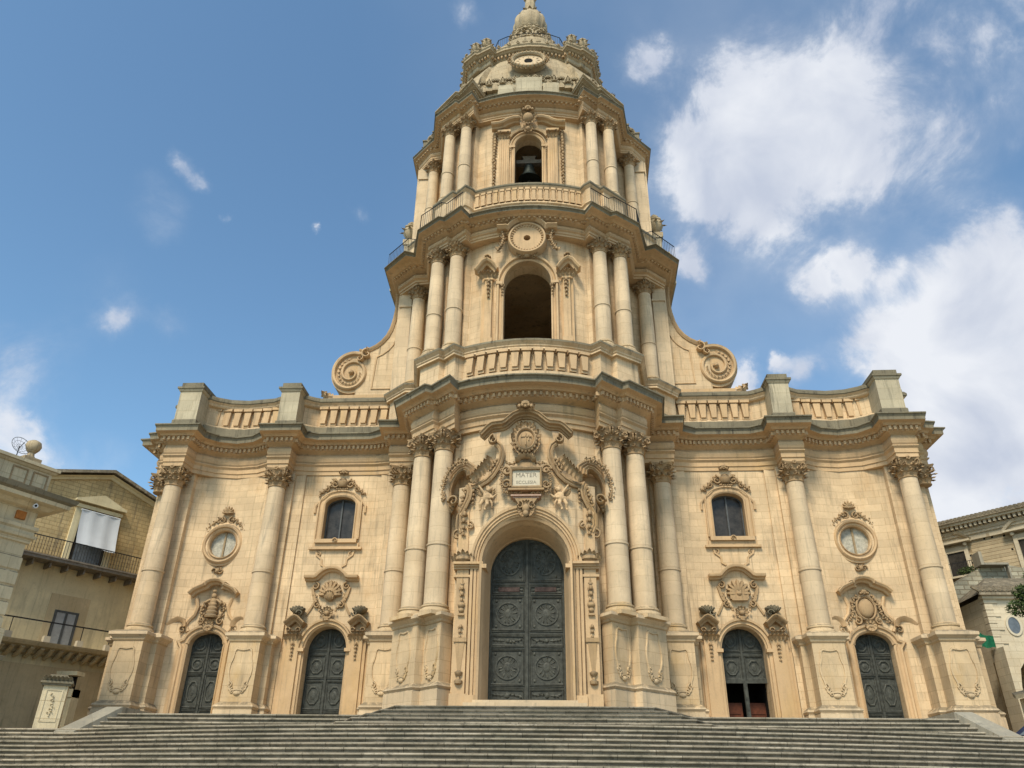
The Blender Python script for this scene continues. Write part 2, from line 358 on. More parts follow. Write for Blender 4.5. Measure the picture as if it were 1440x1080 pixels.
    def foliage(s, pts, wd, y0, yf=None, dens=1.0):
        tot = 0
        for i in range(len(pts)-1):
            a, b = pts[i], pts[i+1]; ln = math.hypot(b[0]-a[0], b[1]-a[1]); k = max(1, int(ln/(wd*.42)*dens))
            dr = atan2(b[0]-a[0], b[1]-a[1])
            for j in range(k):
                t = (j+.5)/k; x = a[0]+(b[0]-a[0])*t; z = a[1]+(b[1]-a[1])*t; yy = y0+(yf(x) if yf else 0)
                sg = 1 if (tot % 2) else -1; tot += 1
                s.leaf((x, yy, z), dr+sg*rnd.uniform(.5, 1.0), wd*rnd.uniform(.75, 1.05), wd*.62, rnd.uniform(.45, .75))
                s.blob((x, yy-wd*.12, z), (wd*.2, wd*.22, wd*.22), n=6)
    def build(s, name, mats, parent=None, smooth=None, group=None, label=None, loc=None, copies=False):
        if isinstance(mats, str): mats = [mats]
        me = bpy.data.meshes.new(name); me.from_pydata(s.v, [], s.f)
        for m in mats: me.materials.append(M[m])
        if len(mats) > 1: me.polygons.foreach_set('material_index', s.m)
        me.validate()
        if smooth: me.polygons.foreach_set('use_smooth', [True]*len(me.polygons)); me.set_sharp_from_angle(angle=radians(smooth))
        me.update()
        return link(name, me, parent, loc)
def link(name, me, parent=None, loc=None, rotz=0):
    o = bpy.data.objects.new(name, me); C.objects.link(o)
    if name == 'dentil_course': o['kind'] = 'stuff'
    if loc is not None: o.location = loc; o.rotation_euler = (0, 0, rotz)
    if parent is not None:
        o.parent = parent
        if parent.name in ROOTS: o.matrix_parent_inverse = Matrix.Translation(parent.location).inverted()
    return o
ROOTS = set()
def thing(name, label, cat, loc=(0,0,0), group=None, rot=None):
    o = bpy.data.objects.new(name, None); C.objects.link(o); o.location = loc; o.empty_display_size = .3
    if rot is None: ROOTS.add(o.name)
    else: o.rotation_euler = (0, 0, rot)
    o['label'] = label; o['category'] = cat
    if group: o['group'] = group
    return o
def tag(o, label, cat, group=None):
    o['label'] = label; o['category'] = cat
    if group: o['group'] = group
    return o
def Tloc(x, y, z, r=0, s=1): return Matrix.Translation((x, y, z)) @ Matrix.Rotation(r, 4, 'Z') @ Matrix.Scale(s, 4)
MIR = Matrix.Scale(-1, 4, (1, 0, 0))
def arch(hw, zs, rise, n=14, cx=0):      # left to right over the top
    return [(cx-hw*cos(pi*i/n), zs+rise*sin(pi*i/n)) for i in range(n+1)]
def full(h): return [(-a[0], *a[1:]) for a in h[::-1] if a[0] > 1e-6]+list(h)
def fullp(h): return [((-a[0], a[1]), (-b[0], b[1])) for a, b in h[::-1] if a[0] > 1e-6]+list(h)
def offset(path, o):
    out = []; n = len(path)
    for i, p in enumerate(path):
        ns = []
        for a, b in ((path[i-1], p) if i else (None, None), (p, path[i+1]) if i < n-1 else (None, None)):
            if a is None: continue
            d = Vector((b[0]-a[0], b[1]-a[1])).normalized(); ns.append(Vector((d.y, -d.x)))
        if len(ns) == 1: q = ns[0]
        else:
            q = ns[0]+ns[1]; q = q/max(.25, q.length_squared/2)
        out.append((p[0]+q.x*o, p[1]+q.y*o))
    return out
def sweep_pairs(mb, pairs, prof, om):
    k = len(prof); vs = []
    for (a, b) in pairs:
        for p in prof:
            t = p[0]/om; vs.append((a[0]+(b[0]-a[0])*t, a[1]+(b[1]-a[1])*t, p[1]))
    for j in range(k-1):
        mi = prof[j+1][2] if len(prof[j+1]) > 2 else 0
        for i in range(len(pairs)-1):
            q = [vs[i*k+j], vs[(i+1)*k+j], vs[(i+1)*k+j+1], vs[i*k+j+1]]
            mb.add(q, [(0,1,2,3)], mi)
def sweep(mb, path, prof):
    mx_ = max(abs(p[0]) for p in prof) or 1
    sweep_pairs(mb, list(zip(path, offset(path, mx_))), prof, mx_)
def cap(mb, path, z, up=True, mi=0):
    n = len(path); f = tuple(range(n)) if up else tuple(range(n-1, -1, -1))
    a = sum(path[i][0]*path[(i+1)%n][1]-path[(i+1)%n][0]*path[i][1] for i in range(n))
    if a < 0: f = f[::-1]
    mb.add([(x, y, z) for x, y in path], [f], mi)
def solid(path, z0, z1):
    mb = MB(); sweep(mb, path, [(0, z0), (0, z1)]); n = len(path)
    mb.add([(path[0][0], path[0][1], z0), (path[-1][0], path[-1][1], z0), (path[-1][0], path[-1][1], z1), (path[0][0], path[0][1], z1)], [(1,0,3,2)])
    cap(mb, path, z0, False); cap(mb, path, z1, True)
    return mb
def carve(mb, cutters, name, mat, parent):
    me = bpy.data.meshes.new(name); me.from_pydata(mb.v, [], mb.f); bm = bmesh.new(); bm.from_mesh(me)
    bmesh.ops.remove_doubles(bm, verts=bm.verts, dist=1e-4); bmesh.ops.recalc_face_normals(bm, faces=bm.faces)
    bm.to_mesh(me); bm.free(); o = link(name, me, parent)
    for c in cutters:
        cm = bpy.data.meshes.new('cutter'); cm.from_pydata(c.v, [], c.f); bm = bmesh.new(); bm.from_mesh(cm)
        bmesh.ops.recalc_face_normals(bm, faces=bm.faces); bm.to_mesh(cm); bm.free()
        co = bpy.data.objects.new('cutter', cm); C.objects.link(co)
        md = o.modifiers.new('b', 'BOOLEAN'); md.operation = 'DIFFERENCE'; md.solver = 'EXACT'; md.object = co
    bpy.context.view_layer.update()
    dg = bpy.context.evaluated_depsgraph_get(); nm = bpy.data.meshes.new_from_object(o.evaluated_get(dg))
    for md in list(o.modifiers): co = md.object; o.modifiers.remove(md); bpy.data.objects.remove(co)
    nm.materials.clear(); nm.materials.append(M[mat]); o.data = nm
    nm.polygons.foreach_set('material_index', [0]*len(nm.polygons))
    return o
def dentils(mb, path, z0, z1, wd=.11, gap=.1, dep=.1, base=0):
    for i in range(len(path)-1):
        a, b = Vector(path[i]), Vector(path[i+1]); ln = (b-a).length
        if ln < .25: continue
        d = (b-a)/ln; n = max(1, int(ln/(wd+gap))); st = ln/n; nn = Vector((d.y, -d.x))
        if d.x < -.2 or (abs(d.x) < .05 and ln > 6): continue
        for k in range(n):
            c = a+d*(st*(k+.5)); h = d*wd/2; f = nn*dep
            P = [c-h, c+h, c+h+f, c-h+f]
            vs = [(p.x, p.y, z0) for p in P]+[(p.x, p.y, z1) for p in P]
            mb.add(vs, [(3,2,1,0),(4,5,6,7),(0,1,5,4),(1,2,6,5),(2,3,7,6),(3,0,4,7)])
def mirrored(mb):
    k = len(mb.v); v = list(mb.v); f = list(mb.f); m = list(mb.m)
    mb.v += [(-a, b, c) for a, b, c in v]; mb.f += [[i+k for i in g][::-1] for g in f]; mb.m += m
    return mb
def lerp_path(pairs, t): return [(a[0]+(b[0]-a[0])*t, a[1]+(b[1]-a[1])*t) for a, b in pairs]
# ================================================================== CHURCH
church = thing('baroque_church', 'tall honey coloured baroque church with bell tower and five dark green doors above the steps', 'church', (0, 33, 2.5))
CH = church
def arcs(c0, k, xs): return [(x, c0+k*x*x) for x in xs]
AX = [0, .5, 1, 1.5, 2.0, 2.5, 2.95]
# ---- plan of the three storeys: (core, cornice edge) for x >= 0, centre outwards
P1 = [((x, 29.3+.092*x*x), (x, 28.1+.075*x*x)) for x in AX]+[
 ((3.08,29.35),(3.22,28.07)), ((3.85,30.12),(4.15,29.0)), ((4.06,29.87),(4.42,28.85)), ((5.15,30.9),(6.1,30.45)), ((5.35,33.55),(6.3,32.38)),
 ((6.74,33.55),(7.23,32.35)), ((6.74,34.5),(7.35,33.35)), ((7.7,34.65),(7.95,33.75)), ((10.8,34.65),(10.5,33.75)), ((11.75,34.5),(11.0,33.45)),
 ((11.75,33.6),(10.95,32.55)), ((12.77,33.6),(13.12,32.55)), ((12.77,34.3),(13.3,33.4)), ((13.7,34.8),(13.9,33.9)), ((14.77,34.95),(14.77,34.1)),
 ((15.8,34.75),(15.55,33.85)), ((16.7,34.1),(16.0,33.3)), ((16.77,33.2),(15.97,32.4)), ((17.77,33.2),(18.2,32.4)), ((17.8,34.0),(18.5,33.35)),
 ((18.35,34.05),(19.03,33.45)), ((18.4,34.7),(19.2,34.1)), ((18.8,34.75),(19.8,34.15)), ((18.8,46),(19.9,46))]
P2 = [((x, 29.45+.075*x*x), (x, 28.52+.062*x*x)) for x in AX[:-1]+[2.85]]+[
 ((3.05,29.68),(3.2,28.38)), ((3.85,30.4),(4.15,29.2)), ((4.02,30.2),(4.42,29.12)), ((5.07,30.95),(5.64,30.12)), ((5.5,33.35),(6.15,31.95)),
 ((6.2,33.4),(6.6,31.75)), ((7.25,34.35),(8.0,33.2)), ((7.3,40),(8.2,40))]
P3 = [((x, 30.45+.05*x*x), (x, 29.6+.062*x*x)) for x in AX[:-1]+[2.8]]+[
 ((3.05,30.1),(3.12,29.45)), ((3.75,30.8),(3.95,30.1)), ((3.9,30.62),(4.12,29.98)), ((4.95,31.5),(5.44,31.05)), ((5.35,33.5),(5.8,32.75)),
 ((6.0,33.6),(6.2,33.2)), ((6.85,34.6),(7.3,34.3)), ((6.9,40),(7.45,40))]
W1 = arcs(29.45, .1, AX[:-1]+[2.9])+[(3.1,30.2),(3.95,31.05),(4.12,30.88),(5.15,31.85),(5.3,34.6),(5.6,34.6),(5.6,34.42),(6.95,34.42),(6.95,34.62),(7.35,34.62),(7.35,34.7),(11.1,34.7),(11.1,34.6),
     (11.6,34.6),(11.6,34.42),(12.95,34.42),(12.95,34.6),(13.5,34.75),(14.77,35.0),(16.1,34.75),(16.6,34.6),(16.6,34.3),(17.9,34.3),(17.9,34.55),(18.35,34.6),(18.4,35),(18.7,35),(18.7,46)]
W2 = arcs(29.75, .1, AX[:-1]+[2.85])+[(3.05,30.45),(3.9,31.3),(4.1,31.1),(5.05,31.75),(5.35,34.1),(5.75,34.25),(6.1,34.35),(6.45,34.5),(7.1,34.5),(7.1,40)]
W3 = arcs(30.65, .07, AX[:-1]+[2.8])+[(3.0,31.0),(3.75,31.65),(3.95,31.5),(4.85,32.1),(5.2,34.2),(5.6,34.3),(5.95,34.4),(6.3,34.5),(6.75,34.6),(6.75,40)]
def w1y(x):
    x = abs(x); return 34.7 if x < 12.95 else (34.75+.25*(1-((x-14.77)/1.3)**2) if x < 16.1 else 34.6)
def ys(x): return 28.82+.095*x*x            # front plane of the portal
def w2y(x): return 29.75+.1*x*x
def w3y(x): return 30.65+.07*x*x
ARCHP = [(0,0),(0,.2),(.05,.22),(.05,.43),(.16,.52),(.16,.56)]
def entab(pairs, z0, z1, name):
    """architrave, pulvinated frieze, bed mould, corona; o in 0..1"""
    h = z1-z0
    low = [(0,0),(0,.10),(.05,.11),(.05,.22),(.15,.27),(.15,.295),(.05,.30),(.12,.35),(.15,.42),(.12,.5),(.05,.56),(.08,.57),(.2,.60),(.34,.63),(.36,.735)]
    top = [(.36,.735),(.52,.75),(.56,.775),(.64,.80),(.70,.805),(.88,.825),(.88,.905),(.90,.92),(.93,.95),(1.0,.97),(1.0,1.0),(.3,1.03),(0,1.04)]
    F = fullp(pairs)
    mb = MB(); sweep_pairs(mb, F, [(o, z0+h*t) for o, t in low], 1)
    e = mb.build(name, 'stone_trim', CH, smooth=28)
    mb = MB(); sweep_pairs(mb, F, [(o, z0+h*t, 0 if t < .826 else 1) for o, t in top], 1)
    cap(mb, lerp_path(F, 0), z0+h*1.04, True, 1); cap(mb, lerp_path(F, 0), z0, False)
    mb.build('cornice', ['stone_trim', 'stone_weathered'], e, smooth=28)
    mb = MB(); p = lerp_path(F, .36); dentils(mb, p, z0+h*.64, z0+h*.73, .11, .10, .13)
    mb.build('dentil_course', 'stone_trim', e)
    return e
entab(P1, 13.95, 15.85, 'entablature'); entab(P2, 24.45, 25.5, 'entablature'); entab(P3, 33.75, 34.8, 'entablature')
# ---- walls with real openings
def cutter(cx, hw, z0, zs, rise, y0, y1, n=14):
    m = MB(); m.prism([(cx-hw, z0), (cx+hw, z0)]+arch(hw, zs, rise, n, cx)[::-1], y0, y1); return m
DOORS = [(9.1, .93, 5.72, .98), (14.62, .80, 5.95, .52)]
def boxm(*a):
    m = MB(); m.box(*a); return m
cs = [cutter(0, 1.95, 2.0, 8.0, 1.95, 27, 30.55)]
for sx in (-1, 1):
    for cx, hw, zs, ri in DOORS: cs.append(cutter(sx*cx, hw, 2.0, zs, ri, 33, 37.6 if (sx > 0 and cx < 10) else 35.4))
    cs.append(cutter(sx*9.22, .76, 10.72, 12.4, .42, 33, 35.15))
    m = MB(); m.prism([(sx*14.8+.70*cos(2*pi*i/28), 10.58+.70*sin(2*pi*i/28)) for i in range(28)], 33, 35.25); cs.append(m)
wall1 = carve(solid(full(W1), 2.0, 14.0), cs, 'lower_storey_wall', 'stone_wall', CH)
m = MB(); m.prism([(.17*cos(2*pi*i/16), 24.1+.17*sin(2*pi*i/16)) for i in range(16)], 28, 31)
wall2 = carve(solid(full(W2), 15.9, 24.5), [cutter(0, 1.15, 18.3, 21.85, 1.15, 28, 31.2), m, boxm(-2.3, 2.3, 30.75, 39, 18.0, 23.9)], 'middle_storey_wall', 'stone_wall', CH)
wall3 = carve(solid(full(W3), 25.5, 33.8), [cutter(0, .75, 28.0, 31.65, .75, 29, 32.0), boxm(-2.2, 2.2, 31.35, 39, 27.9, 33.4)], 'belfry_wall', 'stone_wall', CH)
# ---- columns
def shaft_mesh(r0, r1, h, ring):
    mb = MB(); pr = []
    for i in range(13):
        t = i/12; r = r0-(r0-r1)*(max(0, t-.25)/.75)**1.4
        z = h*t
        pr.append((r, z))
    out = []
    for i, (r, z) in enumerate(pr):
        out.append((r, z))
        if i < 12 and z <= ring < pr[i+1][1]:
            out += [(r, ring-.05), (r+.035, ring-.03), (r+.035, ring+.03), (r-.01, ring+.05)]
    mb.lathe(out, 32); return mb
def base_mb(r):
    mb = MB(); mb.lathe([(r*1.32,.0),(r*1.32,.0),(r*1.34,.06),(r*1.3,.12),(r*1.15,.14),(r*1.12,.19),(r*1.2,.22),(r*1.2,.27),(r*1.08,.31),(r*1.02,.33),(r*1.0,.36)], 32)
    mb.box(-r*1.36, r*1.36, -r*1.36, r*1.36, -.14, 0); return mb
def capital_mb(r, h):
    mb = MB(); q = r/.38; v = h/.95
    mb.lathe([(r*1.0,0),(r*1.1,.03*v),(r*1.1,.07*v),(r*.98,.09*v),(r*.97,.4*v),(r*1.05,.65*v),(r*1.25,.82*v),(r*1.3,.84*v)], 24)
    for i in range(8):
        a = 2*pi*i/8
        T = Matrix.Rotation(a, 4, 'Z')
        mb.T = T; mb.leaf((0, -r*.98, .08*v), 0, .46*v, .36*q, .68, .12)
        mb.blob((0, -r*1.28, .42*v), (.07*q, .06*q, .05*v), n=6)
        mb.T = Matrix.Rotation(a+pi/8, 4, 'Z'); mb.leaf((0, -r*.98, .2*v), 0, .62*v, .36*q, .62, .12)
        mb.blob((0, -r*1.36, .66*v), (.075*q, .06*q, .055*v), n=6)
    for i in range(4):
        T = Matrix.Rotation(pi/4+i*pi/2, 4, 'Z'); mb.T = T
        for sx in (-1, 1):
            pts = []
            for k in range(19):
                t = k/18; a = -pi*.5+2.6*pi*t; rr = .155*q*(1-.78*t)
                pts.append((sx*(.05+.03*t)*q, -r*1.52-rr*cos(a)*.9, .73*v+rr*sin(a)*v))
            mb.tube([(sx*.16*q, -r*1.0, .45*v), (sx*.1*q, -r*1.25, .66*v)]+pts, [.03*q]*2+[.042*q*(1-.5*k/18) for k in range(19)], 5)
        mb.leaf((0, -r*1.15, .45*v), 0, .4*v, .22*q, .5, .5)
    for i in range(4):
        mb.T = Matrix.Rotation(i*pi/2, 4, 'Z')
        for k in range(5): mb.blob((.07*q*cos(k*1.257), -r*1.38, .89*v+.06*v*sin(k*1.257)), (.05*q, .04*q, .05*v), n=6)
        for sx in (-1, 1): mb.leaf((sx*.1*q, -r*1.12, .58*v), sx*.9, .3*v, .16*q, .5, .3)
    mb.T = Matrix.Identity(4)
    n = 40; poly = []
    for i in range(4):
        a0 = pi/4+i*pi/2
        for k in range(8):
            t = k/8
            if k == 0: poly += [(r*1.95*cos(a0-.07), r*1.95*sin(a0-.07)), (r*1.95*cos(a0+.07), r*1.95*sin(a0+.07))]
            else:
                x0 = 1.28*r; u = (t-.5)*2; dep = r*(1.12+.24*abs(u)**1.8)
                ang = a0+pi/4; nx, ny = cos(ang), sin(ang); poly.append((nx*dep-ny*(u)*x0, ny*dep+nx*u*x0))
    k = len(poly); vs = []
    for sc, z in ((.92, .84*v), (.95, .88*v), (1.0, .91*v), (1.02, .95*v)): vs += [(x*sc, y*sc, z) for x, y in poly]
    mb.add(vs, [(j*k+i, j*k+(i+1)%k, (j+1)*k+(i+1)%k, (j+1)*k+i) for j in range(3) for i in range(k)]+[tuple(3*k+i for i in range(k)), tuple(range(k-1, -1, -1))])
    return mb
def columns(r0, r1, zb, zn, zt, ring, spots):
    sm = shaft_mesh(r0, r1, zn-zb-.3, ring-zb-.3); cm = capital_mb(r1, zt-zn); b = base_mb(r0)
    ms = None
    for (x, y, a) in spots:
        if ms is None:
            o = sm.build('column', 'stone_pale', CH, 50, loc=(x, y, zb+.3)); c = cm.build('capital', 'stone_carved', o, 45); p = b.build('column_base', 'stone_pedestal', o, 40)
            ms = (o.data, c.data, p.data)
        else:
            o = link('column', ms[0], CH, (x, y, zb+.3)); c = link('capital', ms[1], o); p = link('column_base', ms[2], o)
        c.location = (0, 0, zn-zb-.3); p.location = (0, 0, -.3); c.rotation_euler = p.rotation_euler = (0, 0, a); o.rotation_euler = (0, 0, 0)
        o['group'] = 'columns of the church front'
def both(l): return [(x, y, a) for x, y, a in l]+[(-x, y, -a) for x, y, a in l]
columns(.455, .385, 6.27, 13.02, 13.97, 8.95, both([(3.58,30.0,pi/4),(4.6,30.68,pi/4),(6.15,34.0,0),(12.26,34.05,0),(17.27,33.72,0)]))
columns(.385, .325, 18.3, 23.75, 24.5, 20.6, both([(3.55,30.36,pi/4),(4.58,30.87,pi/4),(6.08,33.95,pi/4)]))
columns(.33, .29, 28.1, 33.02, 33.78, 30.15, both([(3.48,30.65,pi/4),(4.47,31.2,pi/4),(5.84,34.0,pi/4)]))
# outer pilasters with capitals beyond the last columns
cmb_ = capital_mb(.34, .95)
for sx in (-1, 1):
    c = cmb_.build('pilaster_capital', 'stone_carved', CH, 45, loc=(sx*18.3, 34.6, 13.02)); 
for sx in (-1, 1):
    for k, (z0, z1, x) in enumerate(((18.2, 23.9, 6.85), (28.0, 33.2, 6.45))):
        mb = MB(); mb.box(sx*x-.3, sx*x+.3, 34.3, 34.62, z0, z1); mb.box(sx*x-.36, sx*x+.36, 34.22, 34.62, z1-.3, z1-.2); mb.box(sx*x-.3, sx*x+.3, 34.3, 34.62, z1, z1+.6); mb.box(sx*x+sx*.34-.1, sx*x+sx*.34+.1, 34.4, 34.7, z0, z1+.6); mb.build('pilaster', 'stone_pale', CH)
# ---- pedestals of the lower storey
PED = [(.16,0),(.16,.72),(.13,.76),(.2,.84),(.16,.9),(.06,.98),(0,1.02),(0,3.18),(.05,3.22),(.06,3.3),(.16,3.38),(.2,3.41),(.2,3.52),(.0,3.6)]
def oval_panel(mb, x, z, y, hw, hh, yf=None):
    pts = []
    for i in range(32):
        a = 2*pi*i/32; ca, sa = cos(a), sin(a); q = 1+.07*cos(6*a); pts.append((x+hw*math.copysign(abs(ca)**.6, ca)*q, z+hh*math.copysign(abs(sa)**.8, sa)*q))
    mb.band(pts[::-1], [(-.04,0),(-.03,.045),(.03,.045),(.04,0)], y, closed=True, yf=yf)
    for s_ in (-1, 1):
        mb.scroll((x+s_*hw*.8, z-hh*.72), .13, 1.1, s_, pi/2, .5, .07, y, 16)
        mb.scroll((x+s_*hw*.42, z-hh*1.0), .12, 1.0, -s_, pi/2, .5, .07, y, 16)
    mb.blob((x, y-.02, z-hh*1.1), (.16, .06, .1))
def pedestal_path(path, z0, name='pedestal', extra=None):
    mb = MB(); k = (6.26-z0)/3.6
    pr = [(o, z0+z*k, 1 if z > 3.35 or z < .95 else 0) for o, z in PED]
    sweep(mb, path, pr); cap(mb, path, z0+3.6*k, True, 1)
    return mb.build(name, ['stone_pedestal', 'stone_pale'], CH)
for sx in (-1, 1):
    def mp(p): return [(sx*a, b) for a, b in (p if sx > 0 else p[::-1])]
    e = pedestal_path(mp([(2.85,30.6),(2.85,29.9),(3.2,29.35),(3.95,30.2),(4.2,29.95),(5.4,31.15),(5.5,34.5)]), 2.76)
    mb = MB()
    for (x0, y0, x1, y1) in ((3.2,29.35,3.95,30.2), (4.2,29.95,5.4,31.15)):
        d = Vector((x1-x0, y1-y0)); mid = Vector(((x0+x1)/2, (y0+y1)/2)); a = atan2(d.y, d.x)
        mb.T = (MIR if sx < 0 else Matrix.Identity(4)) @ Tloc(mid.x, mid.y, 0, a)
        oval_panel(mb, 0, 4.85, 0, min(.42, d.length*.36), .85)
    mb.T = Matrix.Identity(4); mb.build('oval_relief', 'stone_pedestal', e, 40)
    for cx, cy in ((6.15, 34.0), (12.26, 34.05), (17.27, 33.72)):
        h = .66; pth = [(cx-h-.25, 34.9),(cx-h-.25, cy+.1),(cx-h, cy+.1),(cx-h, cy-h),(cx+h, cy-h),(cx+h, cy+.1),(cx+h+.25, cy+.1),(cx+h+.25, 34.9)]
        if cx < 7: pth = pth[3:]; pth[0] = (5.3, cy-h)
        if cx > 17: pth = pth[:6]+[(cx+1.15, cy+.3),(cx+1.15, cy+.8),(cx+1.6, cy+.8),(cx+1.6, 46)]
        e = pedestal_path(mp(pth), 2.3)
        mb = MB(); oval_panel(mb, sx*cx, 4.7, cy-h, .46, .85); mb.build('oval_relief', 'stone_pedestal', e, 40)
# ---- pedestal zone and balustrade of the middle storey
Q2 = arcs(29.15, .08, AX[:-1]+[2.9])+[(3.0,29.75),(3.3,29.5),(3.85,30.05),(4.05,29.88),(5.2,30.75),(5.6,33.1),(6.2,33.1),(7.35,34.2),(7.4,40)]
mb = MB(); F = full(Q2)
sweep(mb, F, [(.1,15.9,1),(.1,16.35,1),(.04,16.42,0),(.04,16.55,0),(-.16,16.6,0),(-.16,17.66,0),(.02,17.7,0),(0,17.8,0),(.05,17.84,0),(.05,17.9,0),(.15,18.0,0),(.18,18.03,0),(.18,18.13,1),(0,18.2,1)]); cap(mb, F, 18.2, True, 1)
stylo = mb.build('parapet', ['stone_wall', 'stone_weathered'], CH)
def baluster_mb(h, wt, wb, d=.24):
    mb = MB(); c = wt/2
    mb.box(-c-.05, c+.05, -d-.05, 0, h-.14, h); mb.box(-c*.8, c*.8, -d+.03, 0, h-.2, h-.14)
    f = [(-c, -d, h-.2), (c, -d, h-.2), (wb/2, -d-.02, .12), (-wb/2, -d-.02, .12)]
    mb.add(f+[(x, 0, z) for x, y, z in f], [(3,2,1,0),(0,1,5,4),(1,2,6,5),(2,3,7,6),(3,0,4,7)])
    mb.box(-wb/2-.03, wb/2+.03, -d*.8, 0, 0, .12)
    return mb
bal = baluster_mb(1.05, .35, .24).build('baluster', 'stone_trim', stylo, loc=(0, 29.15, 16.62)); bme = bal.data
for k in range(-5, 6):
    x = k*.5; a = math.atan(.16*x)
    o = bal if k == -5 else link('baluster', bme, stylo)
    o.location = (x, 29.3+.08*x*x, 16.62); o.rotation_euler = (0, 0, a); o['group'] = 'balusters of the church front'
# ---- parapet of the side bays
for sx in (-1, 1):
    def mp(p): return [(sx*a, b) for a, b in (p if sx > 0 else p[::-1])]
    pth = [(5.4,34.35),(7.1,34.35),(7.15,34.5),(10.9,34.5),(11.2,34.35),(11.55,34.1),(12.6,34.05),(13.2,34.4),(14.7,34.62),(15.6,34.5),(16.2,34.2),(16.5,33.95),(17.6,33.95),(17.65,34.4),(18.1,34.45),(18.1,34.8),(18.5,34.85),(18.5,46)]
    mb = MB(); P = mp(pth)
    sweep(mb, P, [(.14,15.85,1),(.14,16.42,1),(.03,16.5,0),(0,16.56,0),(-.17,16.6,0),(-.17,17.56,0),(0,17.6,0),(.05,17.66,0),(.05,17.72,0),(.16,17.82,0),(.2,17.86,1),(.2,17.98,1),(.12,18.1,1),(-.25,18.12,1),(-.3,16,1)])
    cap(mb, P, 16.5, True, 1)
    par = mb.build('parapet', ['stone_wall', 'stone_weathered'], CH)
    for x0, n, bay in ((7.5, 7, 0), (13.1, 7, 1)):
        for k in range(n):
            x = x0+k*.52; y = 34.5 if bay == 0 else 34.62-.1*((x-14.7)/1.3)**2*1.0
            o = link('baluster', bme, par); o.location = (sx*x, y+.16, 16.56); o['group'] = 'balusters of the church front'
    for x0, x1, y, ht in ((11.6, 12.55, 33.3, 18.35), (16.55, 17.65, 33.0, 18.3)):
        mb = MB(); pp = mp([(x0, 34.6), (x0, y), (x1, y), (x1, 34.6)])
        sweep(mb, pp, [(.06,15.9,1),(.06,16.3,1),(0,16.36,0),(0,ht-.42,0),(.04,ht-.4,0),(.1,ht-.3,0),(.14,ht-.27,1),(.14,ht-.17,1),(0,ht-.12,1),(0,ht+.1,1)]); cap(mb, pp, ht+.1, True, 1)
        mb.build('parapet_pier', ['stone_pier', 'stone_weathered'], CH)
# ---- scroll buttresses beside the middle storey
for sx in (-1, 1):
    crv = [(7.55,24.9),(7.5,24.4),(7.5,23.8),(7.56,23.2),(7.68,22.6),(7.85,22.15),(8.1,21.78),(8.4,21.5),(8.75,21.3),(9.1,21.2),(9.3,21.25)]
    e = [(5.9,18.3),(5.9,24.9)]+crv+[(9.3,18.3)]
    mb = MB(); mb.T = Matrix.Identity(4) if sx > 0 else MIR
    mb.prism(e, 34.95, 36.2)
    o = mb.build('scroll_buttress', 'stone_wall', CH)
    mb = MB(); mb.T = Matrix.Identity(4) if sx > 0 else MIR
    mb.band(crv, [(-.1,0),(-.1,.06),(-.04,.1),(.0,.14),(.07,.16),(.07,0),(.07,-1.1),(0,-1.25)], 34.95)
    mb.band([(7.3,18.9),(7.3,22.0),(7.5,21.6),(7.75,21.25),(8.05,21.0),(8.35,20.85),(8.45,18.9),(7.3,18.9)], [(-.03,0),(-.03,.05),(.03,.05),(.03,0)], 34.95)
    mb.box(5.9, 10.6, 34.7, 36.2, 18.1, 18.3); mb.box(5.9, 10.4, 34.8, 36.2, 18.3, 18.5)
    mb.build('coping', 'stone_trim', o, 30)
    mb = MB(); mb.T = Matrix.Identity(4) if sx > 0 else MIR
    cc = (9.62, 19.9)
    mb.prism([(cc[0]+1.08*cos(2*pi*i/40), cc[1]+1.22*sin(2*pi*i/40)) for i in range(40)], 34.98, 36.0)
    pts = []
    for i in range(91):
        t = i/90; r = 1.12*(1-t)**.9+.1*t; aa = radians(128)-2*pi*2.05*t; pts.append((cc[0]+r*cos(aa), cc[1]+r*1.12*sin(aa)))
    mb.band(pts, [(-.12,-.7),(-.12,.12),(-.08,.18),(.02,.2),(.09,.15),(.12,.06),(.12,0)], 34.98, wscale=lambda t: 1-.5*t)
    mb.blob((cc[0], 34.9, cc[1]), (.14, .22, .14))
    mb.scroll((cc[0]-.75, cc[1]+1.05), .25, 1.4, -1, pi/2, .5, .4, 34.95, 24); mb.scroll((cc[0]-.42, cc[1]+.82), .2, 1.4, 1, pi/2, .5, .34, 34.95, 24)
    mb.leaf((10.75, 34.9, 18.5), .9, .5, .4, .6); mb.leaf((10.45, 34.9, 18.45), 1.3, .5, .4, .6)
    for k in range(15):
        aa = radians(85)-k*.3; rr_ = .86-.02*k; mb.leaf((cc[0]+rr_*cos(aa), 34.95, cc[1]+rr_*1.12*sin(aa)), pi/2-aa+2.2, .3, .2, .3)
    mb.foliage([(8.75, 21.35), (9.0, 21.3)], .22, 34.8)
    mb.build('volute', 'stone_trim', o, 40)
